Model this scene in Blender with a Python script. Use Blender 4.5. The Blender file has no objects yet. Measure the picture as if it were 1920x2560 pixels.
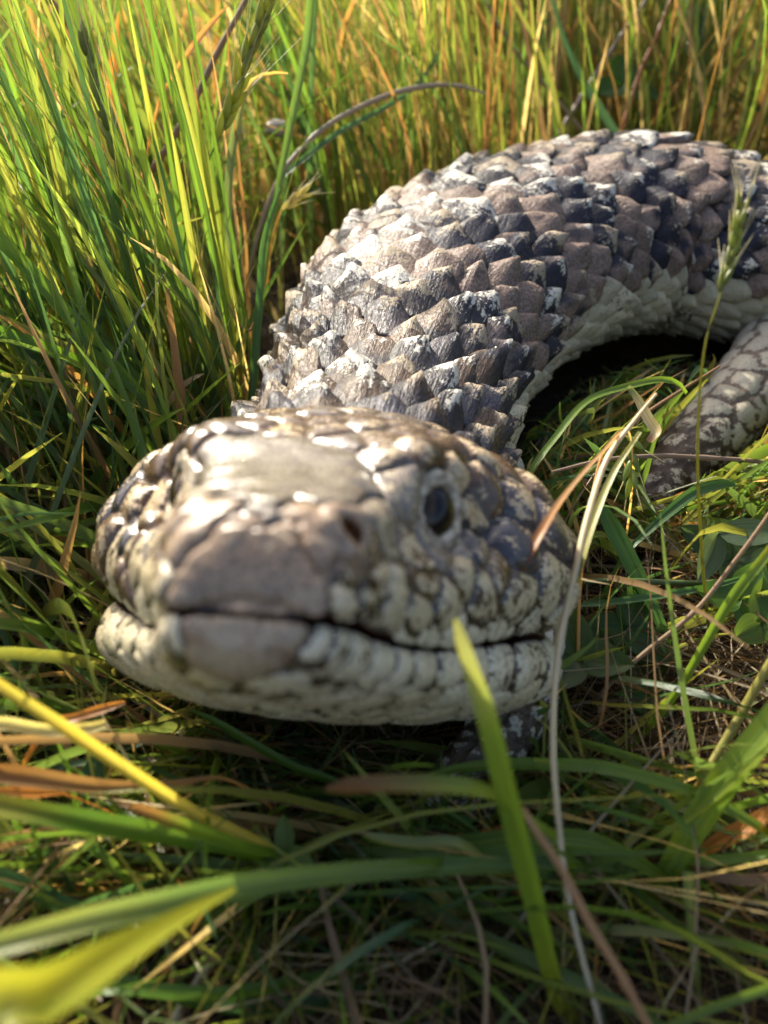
import bpy, math
import numpy as np
from mathutils import Vector

# ------------------------------------------------------------------ camera, world, sun, exposure
S = 0.01                                   # everything below is authored in centimetres
PITCH, CAM_H, F_PX = math.radians(35), 10.5, 2000.0
PW, PH = 1920, 2560                        # the photograph's pixel grid
sc = bpy.context.scene
col = sc.collection
cam_d = bpy.data.cameras.new('camera')
cam = bpy.data.objects.new('camera', cam_d)
col.objects.link(cam)
cam.location = (0, 0, CAM_H * S)
cam.rotation_euler = (math.pi / 2 - PITCH, 0, 0)
cam_d.sensor_fit = 'VERTICAL'
cam_d.sensor_height = 36
cam_d.lens = 36 * F_PX / PH
cam_d.clip_start, cam_d.clip_end = 0.004, 50
cam_d.dof.use_dof = True
cam_d.dof.focus_distance = 0.148
cam_d.dof.aperture_fstop = cam_d.lens / 1.6
sc.camera = cam

SUN_TO = Vector((-0.42, 0.69, 0.585)).normalized()      # direction towards the sun
world = bpy.data.worlds.new('World')
sc.world = world
world.use_nodes = True
wn = world.node_tree
bg = wn.nodes['Background']
sky = wn.nodes.new('ShaderNodeTexSky')
sky.sky_type = 'NISHITA'
sky.sun_disc = False
sky.air_density = 0.8
sky.dust_density = 5.0
sky.ozone_density = 0.3
sky.sun_elevation = math.asin(SUN_TO.z)
sky.sun_rotation = math.atan2(SUN_TO.x, SUN_TO.y)
wn.links.new(sky.outputs[0], bg.inputs[0])
bg.inputs[1].default_value = 0.15
sun_d = bpy.data.lights.new('sun', 'SUN')
sun_d.energy = 4.2
sun_d.angle = math.radians(0.5)
sun_d.color = (1.0, 0.94, 0.80)
sun = bpy.data.objects.new('sun', sun_d)
col.objects.link(sun)
sun.location = (-0.5, 0.7, 1.0)
sun.rotation_euler = SUN_TO.to_track_quat('Z', 'Y').to_euler()
sc.view_settings.view_transform = 'Standard'
sc.view_settings.look = 'None'
sc.view_settings.gamma = 1.0
sc.view_settings.use_curve_mapping = False
sc.view_settings.exposure = 1.2
sc.cycles.use_denoising = True
sc.cycles.max_bounces = 8
sc.cycles.diffuse_bounces = 4
sc.cycles.transmission_bounces = 5
sc.cycles.sample_clamp_indirect = 6.0

FWD = np.array([0, math.cos(PITCH), -math.sin(PITCH)])
UPV = np.array([0, math.sin(PITCH), math.cos(PITCH)])
RGT = np.array([1.0, 0, 0])
CAM = np.array([0, 0, CAM_H])
rng = np.random.default_rng(7)


def at(x, y, d):
    """point (cm) at depth d along the photograph's pixel"""
    return CAM + d * (FWD + RGT * (x - PW / 2) / F_PX - UPV * (y - PH / 2) / F_PX)


def proj(p):
    q = np.asarray(p, float) - CAM
    d = q @ FWD
    dd = np.where(np.abs(d) < 1e-3, 1e-3, d)
    return PW / 2 + F_PX * (q @ RGT) / dd, PH / 2 - F_PX * (q @ UPV) / dd, d


def inside(poly, x, y):
    r = np.zeros(np.shape(x), bool)
    n = len(poly)
    for i in range(n):
        x1, y1 = poly[i]
        x2, y2 = poly[(i + 1) % n]
        if y1 == y2:
            continue
        r ^= ((y1 > y) != (y2 > y)) & (x < (x2 - x1) * (y - y1) / (y2 - y1) + x1)
    return r


def smooth(a, b, x):
    t = np.clip((np.asarray(x, float) - a) / (b - a), 0, 1)
    return t * t * (3 - 2 * t)


def unit(v):
    v = np.asarray(v, float)
    return v / np.maximum(np.linalg.norm(v, axis=-1, keepdims=True), 1e-9)


def vnoise(p, seed=0):
    """smooth value noise in 3D, -1..1"""
    p = np.asarray(p, float)
    i = np.floor(p).astype(np.int64)
    f = p - i
    f = f * f * (3 - 2 * f)

    def h(a, b, c):
        n = (a * 374761393 + b * 668265263 + c * 2147483647 + seed * 974634541) & 0xffffffff
        n = ((n ^ (n >> 13)) * 1274126177) & 0xffffffff
        return ((n ^ (n >> 16)) & 0xffff) / 32767.5 - 1
    x, y, z = i[..., 0], i[..., 1], i[..., 2]
    r = 0
    for dx in (0, 1):
        for dy in (0, 1):
            for dz in (0, 1):
                w = (f[..., 0] if dx else 1 - f[..., 0]) * (f[..., 1] if dy else 1 - f[..., 1]) * (f[..., 2] if dz else 1 - f[..., 2])
                r = r + w * h(x + dx, y + dy, z + dz)
    return r


def spline(pts, n):
    """Catmull-Rom through rows of pts, n samples evenly spaced by length (first three columns)"""
    P = np.asarray(pts, float)
    if len(P) == 2:
        P = np.array([P[0], (P[0] + P[1]) / 2, P[1]])
    Q = np.vstack([2 * P[0] - P[1], P, 2 * P[-1] - P[-2]])
    out = []
    for i in range(len(P) - 1):
        p0, p1, p2, p3 = Q[i:i + 4]
        t = np.linspace(0, 1, 24, endpoint=False)[:, None]
        out.append(0.5 * (2 * p1 + (p2 - p0) * t + (2 * p0 - 5 * p1 + 4 * p2 - p3) * t ** 2 + (3 * p1 - p0 - 3 * p2 + p3) * t ** 3))
    D = np.vstack(out + [P[-1:]])
    L = np.concatenate([[0], np.cumsum(np.linalg.norm(np.diff(D[:, :3], axis=0), axis=1))])
    s = np.linspace(0, L[-1], n)
    return np.stack([np.interp(s, L, D[:, k]) for k in range(D.shape[1])], 1)


# ------------------------------------------------------------------ materials
def nd(nt, kind, **kw):
    n = nt.nodes.new(kind)
    for k, v in kw.items():
        setattr(n, k, v)
    return n


def mth(nt, op, a, b=None, c=None, clamp=False):
    n = nt.nodes.new('ShaderNodeMath')
    n.operation = op
    n.use_clamp = clamp
    for i, v in enumerate((a, b, c)):
        if v is None:
            continue
        if isinstance(v, (int, float)):
            n.inputs[i].default_value = v
        else:
            nt.links.new(v, n.inputs[i])
    return n.outputs[0]


def mixc(nt, fac, a, b, mode='MIX'):
    n = nt.nodes.new('ShaderNodeMix')
    n.data_type = 'RGBA'
    n.blend_type = mode
    for sock, v in ((n.inputs[0], fac), (n.inputs[6], a), (n.inputs[7], b)):
        if isinstance(v, (int, float)):
            sock.default_value = v
        elif isinstance(v, tuple):
            sock.default_value = v + (1,) if len(v) == 3 else v
        else:
            nt.links.new(v, sock)
    return n.outputs[2]


def noise(nt, vec, scale, detail=3, rough=0.6):
    n = nt.nodes.new('ShaderNodeTexNoise')
    n.inputs['Scale'].default_value = scale
    n.inputs['Detail'].default_value = detail
    n.inputs['Roughness'].default_value = rough
    if vec is not None:
        nt.links.new(vec, n.inputs['Vector'])
    return n.outputs[0]


def new_mat(name):
    m = bpy.data.materials.new(name)
    m.use_nodes = True
    nt = m.node_tree
    b = nt.nodes['Principled BSDF']
    return m, nt, b


def maprange(nt, v, a, b, lo=0.0, hi=1.0):
    n = nt.nodes.new('ShaderNodeMapRange')
    n.interpolation_type = 'SMOOTHSTEP'
    nt.links.new(v, n.inputs[0])
    for i, x in enumerate((a, b, lo, hi)):
        n.inputs[i + 1].default_value = x
    return n.outputs[0]


def skin_material(name, rough, bump, fine=1.0, coat=0.0, spec=0.4, streak=0.0):
    """scale skin: attribute Col is the pigment, Col2 the fleck pigment (alpha = how much of it), tc the texture place in cm"""
    m, nt, b = new_mat(name)
    c1 = nd(nt, 'ShaderNodeAttribute', attribute_name='Col')
    c2 = nd(nt, 'ShaderNodeAttribute', attribute_name='Col2')
    tc = nd(nt, 'ShaderNodeAttribute', attribute_name='tc')
    n1 = noise(nt, tc.outputs['Vector'], 3.2 * fine, 5, 0.72)
    n2 = noise(nt, tc.outputs['Vector'], 14.0 * fine, 3, 0.6)
    v = mth(nt, 'ADD', mth(nt, 'MULTIPLY', n1, 0.66), mth(nt, 'MULTIPLY', n2, 0.34))
    if streak:
        vs = nd(nt, 'ShaderNodeVectorMath', operation='MULTIPLY')
        nt.links.new(tc.outputs['Vector'], vs.inputs[0])
        vs.inputs[1].default_value = (7.0, 1.1, 1.0)
        v = mth(nt, 'ADD', mth(nt, 'MULTIPLY', v, 0.78), mth(nt, 'MULTIPLY', noise(nt, vs.outputs[0], 1.3, 3, 0.6), 0.22))
    # threshold moves with the coverage
    th = mth(nt, 'SUBTRACT', 0.71, mth(nt, 'MULTIPLY', c2.outputs['Alpha'], 0.42))
    msk = maprange(nt, mth(nt, 'SUBTRACT', v, th), -0.018, 0.022)
    base = mixc(nt, maprange(nt, n2, 0.36, 0.66, 0.0, 0.85), mixc(nt, 1.0, c1.outputs['Color'], (1.35, 1.35, 1.4), 'MULTIPLY'), mixc(nt, 0.6, c1.outputs['Color'], (0.012, 0.010, 0.009)))
    colr = mixc(nt, msk, base, c2.outputs['Color'])
    sp = noise(nt, tc.outputs['Vector'], 19.0 * fine, 3, 0.6)
    colr = mixc(nt, maprange(nt, sp, 0.55, 0.66, 0.0, 0.65), colr, (0.045, 0.032, 0.022))
    nt.links.new(colr, b.inputs['Base Color'])
    b.inputs['Specular IOR Level'].default_value = spec
    b.inputs['Coat Weight'].default_value = coat
    b.inputs['Coat Roughness'].default_value = 0.16
    rn = maprange(nt, n2, 0.3, 0.7, rough - 0.08, rough + 0.12)
    nt.links.new(rn, b.inputs['Roughness'])
    bp = nd(nt, 'ShaderNodeBump')
    bp.inputs['Strength'].default_value = bump
    bp.inputs['Distance'].default_value = 0.0006
    vm = nd(nt, 'ShaderNodeVectorMath', operation='MULTIPLY')
    nt.links.new(tc.outputs['Vector'], vm.inputs[0])
    vm.inputs[1].default_value = (6.5, 1.3, 1.0)
    ridge = noise(nt, vm.outputs[0], 1.6, 3, 0.6)              # fine ridges running along each scale
    hsum = mth(nt, 'ADD', mth(nt, 'ADD', mth(nt, 'MULTIPLY', n2, 0.5), mth(nt, 'MULTIPLY', ridge, streak)), mth(nt, 'ADD', mth(nt, 'MULTIPLY', sp, 0.35), mth(nt, 'MULTIPLY', msk, 0.25)))
    nt.links.new(hsum, bp.inputs['Height'])
    nt.links.new(bp.outputs[0], b.inputs['Normal'])
    return m


def leaf_material(name, trans=0.5, rough=0.38, veins=True, vary=0.35):
    """leaf: attribute Col is the pigment, tc = (across -1..1, along cm, seed)"""
    m, nt, b = new_mat(name)
    c1 = nd(nt, 'ShaderNodeAttribute', attribute_name='Col')
    tc = nd(nt, 'ShaderNodeAttribute', attribute_name='tc')
    sep = nd(nt, 'ShaderNodeSeparateXYZ')
    nt.links.new(tc.outputs['Vector'], sep.inputs[0])
    cmb = nd(nt, 'ShaderNodeCombineXYZ')
    nt.links.new(mth(nt, 'MULTIPLY', sep.outputs[0], 0.7), cmb.inputs[0])
    nt.links.new(mth(nt, 'MULTIPLY', sep.outputs[1], 0.55), cmb.inputs[1])
    nt.links.new(mth(nt, 'MULTIPLY', sep.outputs[2], 9.0), cmb.inputs[2])
    n1 = noise(nt, cmb.outputs[0], 2.0, 4, 0.65)
    cc = mixc(nt, maprange(nt, n1, 0.35, 0.7, 0.0, vary), c1.outputs['Color'], mixc(nt, 1.0, c1.outputs['Color'], (1.5, 1.15, 0.45), 'MULTIPLY'))
    cmb2 = nd(nt, 'ShaderNodeCombineXYZ')
    nt.links.new(mth(nt, 'MULTIPLY', sep.outputs[0], 5.0), cmb2.inputs[0])
    nt.links.new(mth(nt, 'MULTIPLY', sep.outputs[1], 0.25), cmb2.inputs[1])
    nt.links.new(sep.outputs[2], cmb2.inputs[2])
    st = noise(nt, cmb2.outputs[0], 2.0, 2, 0.5)
    cc = mixc(nt, maprange(nt, st, 0.4, 0.65, 0.0, 0.6 if veins else 0.0), cc, mixc(nt, 1.0, cc, (0.55, 0.62, 0.5), 'MULTIPLY'))
    cmb3 = nd(nt, 'ShaderNodeCombineXYZ')
    nt.links.new(sep.outputs[0], cmb3.inputs[0])
    nt.links.new(mth(nt, 'MULTIPLY', sep.outputs[1], 3.0), cmb3.inputs[1])
    nt.links.new(sep.outputs[2], cmb3.inputs[2])
    sp = noise(nt, cmb3.outputs[0], 3.0, 3, 0.6)
    cc = mixc(nt, maprange(nt, sp, 0.68, 0.74, 0.0, 0.5), cc, (0.22, 0.13, 0.05))
    if veins:
        mid = maprange(nt, mth(nt, 'ABSOLUTE', sep.outputs[0]), 0.04, 0.12, 0.45, 0.0)
        cc = mixc(nt, mid, cc, mixc(nt, 1.0, cc, (1.6, 1.45, 1.5), 'MULTIPLY'))
    nt.links.new(cc, b.inputs['Base Color'])
    b.inputs['Roughness'].default_value = rough
    b.inputs['Specular IOR Level'].default_value = 0.45
    bp = nd(nt, 'ShaderNodeBump')
    bp.inputs['Strength'].default_value = 0.35
    bp.inputs['Distance'].default_value = 0.0003
    nt.links.new(st, bp.inputs['Height'])
    nt.links.new(bp.outputs[0], b.inputs['Normal'])
    tr = nd(nt, 'ShaderNodeBsdfTranslucent')
    nt.links.new(mixc(nt, 1.0, cc, (2.2, 2.02, 1.15), 'MULTIPLY'), tr.inputs['Color'])
    mx = nd(nt, 'ShaderNodeMixShader')
    mx.inputs[0].default_value = trans
    nt.links.new(b.outputs[0], mx.inputs[1])
    nt.links.new(tr.outputs[0], mx.inputs[2])
    nt.links.new(mx.outputs[0], nt.nodes['Material Output'].inputs[0])
    return m


def plain_material(name, c, rough=0.5, c2=None, scale=300, spec=0.5, coat=0.0, bump=0.0):
    m, nt, b = new_mat(name)
    tco = nd(nt, 'ShaderNodeTexCoord')
    n = noise(nt, tco.outputs['Object'], scale, 4, 0.6)
    cc = mixc(nt, maprange(nt, n, 0.35, 0.65), c, c2 or tuple(x * 0.6 for x in c))
    nt.links.new(cc, b.inputs['Base Color'])
    b.inputs['Roughness'].default_value = rough
    b.inputs['Specular IOR Level'].default_value = spec
    b.inputs['Coat Weight'].default_value = coat
    b.inputs['Coat Roughness'].default_value = 0.03
    if bump:
        bp = nd(nt, 'ShaderNodeBump')
        bp.inputs['Strength'].default_value = bump
        bp.inputs['Distance'].default_value = 0.002
        nt.links.new(n, bp.inputs['Height'])
        nt.links.new(bp.outputs[0], b.inputs['Normal'])
    return m


M_HEAD = skin_material('head_plate_skin', 0.21, 0.28, 1.25, 0.1, 0.5)
M_SCALE = skin_material('back_scale_skin', 0.46, 0.7, 1.0, 0.0, 0.22, 0.9)
M_LEG = skin_material('leg_scale_skin', 0.46, 0.5, 1.4, 0.0, 0.3)
M_SKIN = plain_material('skin_between_scales', (0.030, 0.024, 0.020), 0.6, (0.012, 0.010, 0.010), 500, 0.3)
M_MOUTH = plain_material('mouth_lining', (0.055, 0.014, 0.010), 0.35, (0.02, 0.006, 0.006), 250)
M_EYE = plain_material('eye_iris', (0.060, 0.036, 0.018), 0.07, (0.020, 0.012, 0.007), 900, 0.28, 0.0)
M_PUPIL = plain_material('eye_pupil', (0.004, 0.004, 0.006), 0.05, None, 300, 0.28, 0.0)
M_LID = plain_material('eyelid', (0.56, 0.48, 0.34), 0.45, (0.16, 0.12, 0.08), 900, 0.4, 0, 0.4)
M_NOSTRIL = plain_material('nostril_hollow', (0.26, 0.10, 0.035), 0.5, (0.07, 0.025, 0.01), 600)
M_CLAW = plain_material('claw_horn', (0.05, 0.04, 0.03), 0.3, (0.02, 0.016, 0.012), 700)
M_LEAF = leaf_material('grass_leaf', 0.55, 0.30)
M_GRASS = leaf_material('grass_mass', 0.5, 0.32, False)
M_DRY = leaf_material('dry_stalk', 0.18, 0.5, True, 0.2)
M_SOIL = plain_material('dark_soil', (0.055, 0.036, 0.021), 0.95, (0.020, 0.013, 0.008), 260, 0.2, 0, 0.8)
M_PEBBLE = plain_material('pale_shell', (0.55, 0.48, 0.36), 0.4, (0.4, 0.32, 0.2), 500)


# ------------------------------------------------------------------ mesh helpers
def make_obj(name, verts, faces, mat, parent=None, attrs=None, normals=None, smooth_sh=True, origin=None):
    """verts in cm (world); faces an (n,3|4) array or list"""
    verts = np.asarray(verts, float) * S
    if origin is not None:
        verts = verts - np.asarray(origin) * S
    me = bpy.data.meshes.new(name)
    F = np.asarray(faces)
    me.vertices.add(len(verts))
    me.vertices.foreach_set('co', verts.astype(np.float32).ravel())
    k = F.shape[1]
    me.loops.add(F.size)
    me.loops.foreach_set('vertex_index', F.astype(np.int32).ravel())
    me.polygons.add(len(F))
    me.polygons.foreach_set('loop_start', np.arange(0, F.size, k, dtype=np.int32))
    me.polygons.foreach_set('use_smooth', np.full(len(F), smooth_sh))
    for nm, arr in (attrs or {}).items():
        arr = np.asarray(arr, np.float32)
        if arr.shape[1] == 4:
            a = me.attributes.new(nm, 'FLOAT_COLOR', 'POINT')
            a.data.foreach_set('color', arr.ravel())
        else:
            a = me.attributes.new(nm, 'FLOAT_VECTOR', 'POINT')
            a.data.foreach_set('vector', arr.ravel())
    me.update(calc_edges=True)
    me.validate(verbose=False)
    if normals is not None:
        me.normals_split_custom_set_from_vertices([tuple(v) for v in normals])
    me.materials.append(mat)
    o = bpy.data.objects.new(name, me)
    if origin is not None and parent is None:
        o.location = np.asarray(origin) * S
    col.objects.link(o)
    if parent is not None:
        o.parent = parent
    return o


def tag(o, label, cat, group=None, kind=None):
    o['label'] = label
    o['category'] = cat
    if group:
        o['group'] = group
    if kind:
        o['kind'] = kind
    return o


def empty(name, loc):
    o = bpy.data.objects.new(name, None)
    o.empty_display_size = 0.005
    col.objects.link(o)
    o.location = np.asarray(loc, float) * S
    return o


def grid_faces(n, m, wrap=False):
    i = np.arange(n - 1)[:, None]
    j = np.arange(m if wrap else m - 1)[None, :]
    a = i * m + j
    b = i * m + (j + 1) % m
    return np.stack([a, b, b + m, a + m], -1).reshape(-1, 4)


def frames(P, ref):
    T = unit(np.gradient(P, axis=0))
    Sd = unit(np.cross(T, ref))
    N = np.cross(Sd, T)
    return T, Sd, N


def tube(P, R, k=8, ref=(0.13, 0.21, 1.0)):
    T, A, B = frames(P, np.asarray(ref, float))
    a = np.linspace(0, 2 * np.pi, k, endpoint=False)
    ring = A[:, None] * np.cos(a)[None, :, None] + B[:, None] * np.sin(a)[None, :, None]
    V = P[:, None] + ring * np.asarray(R)[:, None, None]
    return V, ring


def rgba(c, n):
    return np.tile(np.array(tuple(c)[:3] + (1.0,)), (n, 1))

# ------------------------------------------------------------------ the lizard
BASE = np.array([1.0, 15.0, 0.0])
lizard = tag(empty('lizard', BASE), 'stout grey-brown lizard with pinecone scales, mouth slightly open, lying in the grass', 'lizard')
SPINE = [(-0.6, 8.6, 3.0, 2.2, 1.9), (-0.45, 10.8, 2.9, 2.3, 1.95), (0.05, 14.0, 2.7, 2.4, 2.0), (0.60, 17.6, 2.7, 3.0, 2.25),
         (2.1, 21.6, 2.8, 3.75, 2.5), (4.6, 24.6, 2.9, 4.15, 2.65), (8.1, 25.8, 3.05, 4.2, 2.75), (11.8, 24.8, 2.6, 3.9, 2.4),
         (14.8, 22.8, 2.3, 3.0, 2.1), (17.6, 20.3, 1.9, 2.3, 1.8), (20.2, 17.8, 1.6, 1.8, 1.5), (22.2, 15.8, 1.3, 1.1, 1.0), (22.9, 15.0, 1.1, 0.3, 0.3)]
SPN = spline(SPINE, 400)
SPL = np.concatenate([[0], np.cumsum(np.linalg.norm(np.diff(SPN[:, :3], axis=0), axis=1))])
SPT, SPR, SPU = frames(SPN[:, :3], np.array([0, 0, 1.0]))


def body_pt(s, phi, h=0.0):
    """point on the trunk: s cm behind the head, phi round the trunk from the dorsal line (+ = inner flank), h cm above the skin"""
    s = np.asarray(s, float)
    phi = np.asarray(phi, float)

    def I(A):
        return np.stack([np.interp(s, SPL, A[:, k]) for k in range(A.shape[1])], -1)
    C, R, U = I(SPN), unit(I(SPR)), unit(I(SPU))
    W, Hh = C[..., 3], C[..., 4]
    cz = np.cos(phi)
    zz = np.where(cz < 0, cz * 0.86, cz)
    xx = np.sign(np.sin(phi)) * np.abs(np.sin(phi)) ** 0.92
    nrm = unit(R * (xx / W)[..., None] + U * (zz / Hh)[..., None])
    p = C[..., :3] + R * (W * xx)[..., None] + U * (Hh * zz)[..., None]
    return p + nrm * np.asarray(h)[..., None], nrm


# head: rings swept back from the snout; x right of the photograph, y back, z up from the mouth line (cm)
HYAW, HPIT, HROL = math.radians(-5.3), math.radians(39.9), math.radians(1.0)
HPOS = np.array([-1.12, 4.74, 6.23])


def head_rot():
    cy, sy, cp, sp, cr, sr = math.cos(HYAW), math.sin(HYAW), math.cos(HPIT), math.sin(HPIT), math.cos(HROL), math.sin(HROL)
    return np.array([[cy, -sy, 0], [sy, cy, 0], [0, 0, 1]]) @ np.array([[1, 0, 0], [0, cp, sp], [0, -sp, cp]]) @ np.array([[cr, 0, sr], [0, 1, 0], [-sr, 0, cr]])


HR = head_rot()


def tab(y, ys, vs):
    """smooth monotone-ish table"""
    ys, vs = np.asarray(ys, float), np.asarray(vs, float)
    m = np.gradient(vs, ys)
    k = np.clip(np.searchsorted(ys, y) - 1, 0, len(ys) - 2)
    h = ys[k + 1] - ys[k]
    t = np.clip((y - ys[k]) / h, 0, 1)
    return ((1 + 2 * t) * (1 - t) ** 2 * vs[k] + t * (1 - t) ** 2 * h * m[k] + t * t * (3 - 2 * t) * vs[k + 1] + t * t * (t - 1) * h * m[k + 1])


NY = 300
yy = 8.0 * np.linspace(0, 1, NY) ** 1.9
YU = [0, .02, .08, .2, .4, .65, 1.1, 1.8, 2.5, 3.3, 4.2, 5.0, 5.6, 6.3, 7.0, 8.0]
W_up = tab(yy, YU, [0.001, .42, .65, .79, .88, .97, 1.12, 1.50, 1.90, 2.42, 3.02, 3.42, 3.38, 3.0, 2.6, 2.3])
T_up = tab(yy, YU, [0.001, .42, .68, .83, .92, .98, 1.07, 1.36, 1.78, 2.18, 2.52, 2.70, 2.66, 2.45, 2.2, 1.9])
ZC = tab(yy, YU, [0.0005, .05, .08, .10, .12, .14, .18, .22, .28, .34, .42, .46, .46, .4, .3, .2])
MZ = tab(yy, YU, [0, 0, 0, -.01, -.03, -.07, -.17, -.29, -.33, -.28, -.20, -.16, -.15, -.14, -.14, -.14])
W_lo = tab(yy, YU, [0.001, .30, .50, .66, .78, .88, 1.05, 1.42, 1.80, 2.30, 2.88, 3.26, 3.18, 2.85, 2.5, 2.3])
B_lo = tab(yy, YU, [-.087, -.20, -.36, -.50, -.60, -.68, -.80, -.98, -1.16, -1.36, -1.54, -1.62, -1.56, -1.45, -1.4, -1.5])
GD = 0.42 * smooth(0.0, 0.12, yy) * (1 - smooth(4.7, 5.3, yy)) + 0.03           # how deep the mouth slit goes
GAP = (0.085 + 0.08 * smooth(2.8, 4.6, yy)) * smooth(-.06, .02, yy)               # how far it is open
nA, nB, nC, nD, nE = 80, 16, 6, 14, 60
hx, hz, zone = [], [], []
BOXW = tab(yy, YU, [0.02, .36, .58, .72, .80, .87, .97, 1.16, 1.38, 1.72, 2.35, 2.9, 2.9, 2.5, 2.2, 2.0])
KB = 0.92 * smooth(.15, .7, yy) * (1 - smooth(3.2, 4.4, yy))


def upper_profile(i):
    a = np.linspace(0, np.pi / 2, 200)
    E = np.stack([W_up[i] * np.sin(a), ZC[i] + (T_up[i] - ZC[i]) * np.cos(a) ** 1.06], 1)
    b, w, t, z0 = BOXW[i], W_up[i], T_up[i], ZC[i]
    hgt = t - z0
    ctl = np.array([(0, t), (b * .5, t - .01 * hgt), (b * .84, t - .08 * hgt), (b * .97, t - .24 * hgt), (b * 1.02, t - .48 * hgt), (b * 1.08, t - .66 * hgt), ((b * 1.1 + w) / 2, t - .78 * hgt), (w * .97, t - .90 * hgt), (w, z0)])
    B = spline(np.concatenate([ctl, 0 * ctl[:, :1]], 1), 200)[:, :2]

    def arc(Q):
        L = np.concatenate([[0], np.cumsum(np.linalg.norm(np.diff(Q, axis=0), axis=1))])
        s_ = np.linspace(0, L[-1], nA)
        return np.stack([np.interp(s_, L, Q[:, 0]), np.interp(s_, L, Q[:, 1])], 1)
    R = arc(E) * (1 - KB[i]) + arc(B) * KB[i]
    return R[:, 0], R[:, 1]


for i in range(NY):
    a = np.linspace(0, np.pi / 2, nA)
    xu, zu = upper_profile(i)
    u = np.linspace(0, 1, nB + 1)[1:]
    xb, zb = W_up[i] * (1 - 0.10 * u ** 2.2), ZC[i] + (MZ[i] - ZC[i]) * u
    xe = xb[-1]
    g = np.array([.25, .6, 1.0, 1.0, .6, .25])
    xg = xe - min(GD[i], 0.6 * xe) * g
    zg = MZ[i] - GAP[i] * np.array([0, .1, .3, .7, .9, 1.0])
    u = np.linspace(0, 1, nD)
    zl0 = MZ[i] - GAP[i]
    zl1 = zl0 + (B_lo[i] - zl0) * 0.28
    xl, zl = W_lo[i] * (0.93 + 0.07 * np.sin(u * np.pi / 2)), zl0 + (zl1 - zl0) * u
    a = np.linspace(0, np.pi / 2, nE + 1)[1:]
    xe2, ze2 = W_lo[i] * np.cos(a) ** 0.95, zl1 + (B_lo[i] - zl1) * np.sin(a) ** 0.9
    hx.append(np.concatenate([xu, xb, xg, xl, xe2]))
    hz.append(np.concatenate([zu, zb, zg, zl, ze2]))
hx, hz = np.array(hx), np.array(hz)
HM = hx.shape[1]
zone_h = np.concatenate([np.zeros(nA + nB), np.ones(nC), np.full(nD + nE, 2)])
HX = np.concatenate([hx, -hx[:, ::-1][:, 1:-1]], 1)
HZ = np.concatenate([hz, hz[:, ::-1][:, 1:-1]], 1)
ZONE = np.concatenate([zone_h, zone_h[::-1][1:-1]])
HL = np.stack([HX, np.repeat(yy[:, None], HX.shape[1], 1), HZ], -1)             # head-local grid
ZONEG = np.repeat(ZONE[None, :], NY, 0)
HL[..., 1] += np.where(ZONEG == 1, 0.20 * np.exp(-yy / 0.12)[:, None], 0)      # the slit also goes in from the front


def grid_normals(V, wrap=True):
    du = np.gradient(V, axis=0)
    if wrap:
        dv = np.roll(V, -1, 1) - np.roll(V, 1, 1)
    else:
        dv = np.gradient(V, axis=1)
    return unit(np.cross(dv, du))


EYE_L = np.array([1.46, 2.55, 1.12])
NOS_L = np.array([0.70, 0.52, 0.66])
HN = grid_normals(HL)
if (HN[200, 0] @ np.array([0, 0, 1.0])) < 0:
    HN = -HN
eyes, nostrils = [], []
disp0 = np.zeros(HX.shape)
nosmask = np.zeros(HX.shape)
for sx in (1, -1):
    e = EYE_L * [sx, 1, 1] + (np.array([0, .25, .05]) if sx < 0 else 0)
    k = np.unravel_index(np.argmin(np.linalg.norm(HL - e, axis=-1)), HX.shape)
    c, n = HL[k].copy(), unit(HN[k] * [1, 1, .4] + np.array([0.0, -0.55 if sx > 0 else -.1, 0.05]))
    up_e = unit(np.array([0, 0.15, 1.0]) - n * (n @ np.array([0, 0.15, 1.0])))
    sd_e = np.cross(up_e, n)
    eyes.append((c, n, up_e, sd_e))
    q = HL - c
    r = np.sqrt(((q @ sd_e) / 0.40) ** 2 + ((q @ up_e) / 0.50) ** 2 + ((q @ n) / 0.6) ** 2)
    disp0 += -0.20 * (1 - smooth(0.75, 1.05, r)) + 0.05 * np.exp(-((r - 1.45) / 0.4) ** 2)
    # brow ridge above the eye, hollow in front of it
    b = HL - (c + np.array([-0.22 * sx, 0.1, 0.52]))
    disp0 += 0.16 * np.exp(-((b[..., 0] / 0.45) ** 2 + (b[..., 1] / 0.75) ** 2 + (b[..., 2] / 0.28) ** 2))
    b = HL - (c + np.array([-0.30 * sx, -0.75, -0.1]))
    disp0 -= 0.07 * np.exp(-(b ** 2).sum(-1) / 0.16)
    e = NOS_L * [sx, 1, 1]
    k = np.unravel_index(np.argmin(np.linalg.norm(HL - e, axis=-1)), HX.shape)
    c, n = HL[k].copy(), HN[k]
    q = HL - c
    r = np.sqrt((q[..., 1] / 0.11) ** 2 + (q[..., 2] / 0.13) ** 2 + (q[..., 0] / 0.2) ** 2)
    nosmask = np.maximum(nosmask, (r < 1.0) * 1.0)
    disp0 += -0.20 * (1 - smooth(0.5, 1.1, r)) + 0.045 * np.exp(-((r - 1.5) / 0.4) ** 2)
HL = HL + HN * disp0[..., None]
HWORLD = HL @ HR.T + HPOS
HNW = grid_normals(HWORLD)
if (HNW[150] * (HWORLD[150] - HWORLD[150].mean(0))).sum() < 0:
    HNW = -HNW
hpx, hpy, hpd = proj(HWORLD)
hfacing = (HNW * unit(CAM - HWORLD)).sum(-1) > 0.02


def pick(x, y, tol=14):
    d = np.hypot(hpx - x, hpy - y)
    ok = (d < tol) & hfacing & (ZONEG != 1)
    if not ok.any():
        d2 = np.where(hfacing & (ZONEG != 1), d, 1e9)
        return np.unravel_index(np.argmin(d2), d.shape)
    return np.unravel_index(np.argmin(np.where(ok, hpd + d * 0.01, 1e9)), d.shape)


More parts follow.
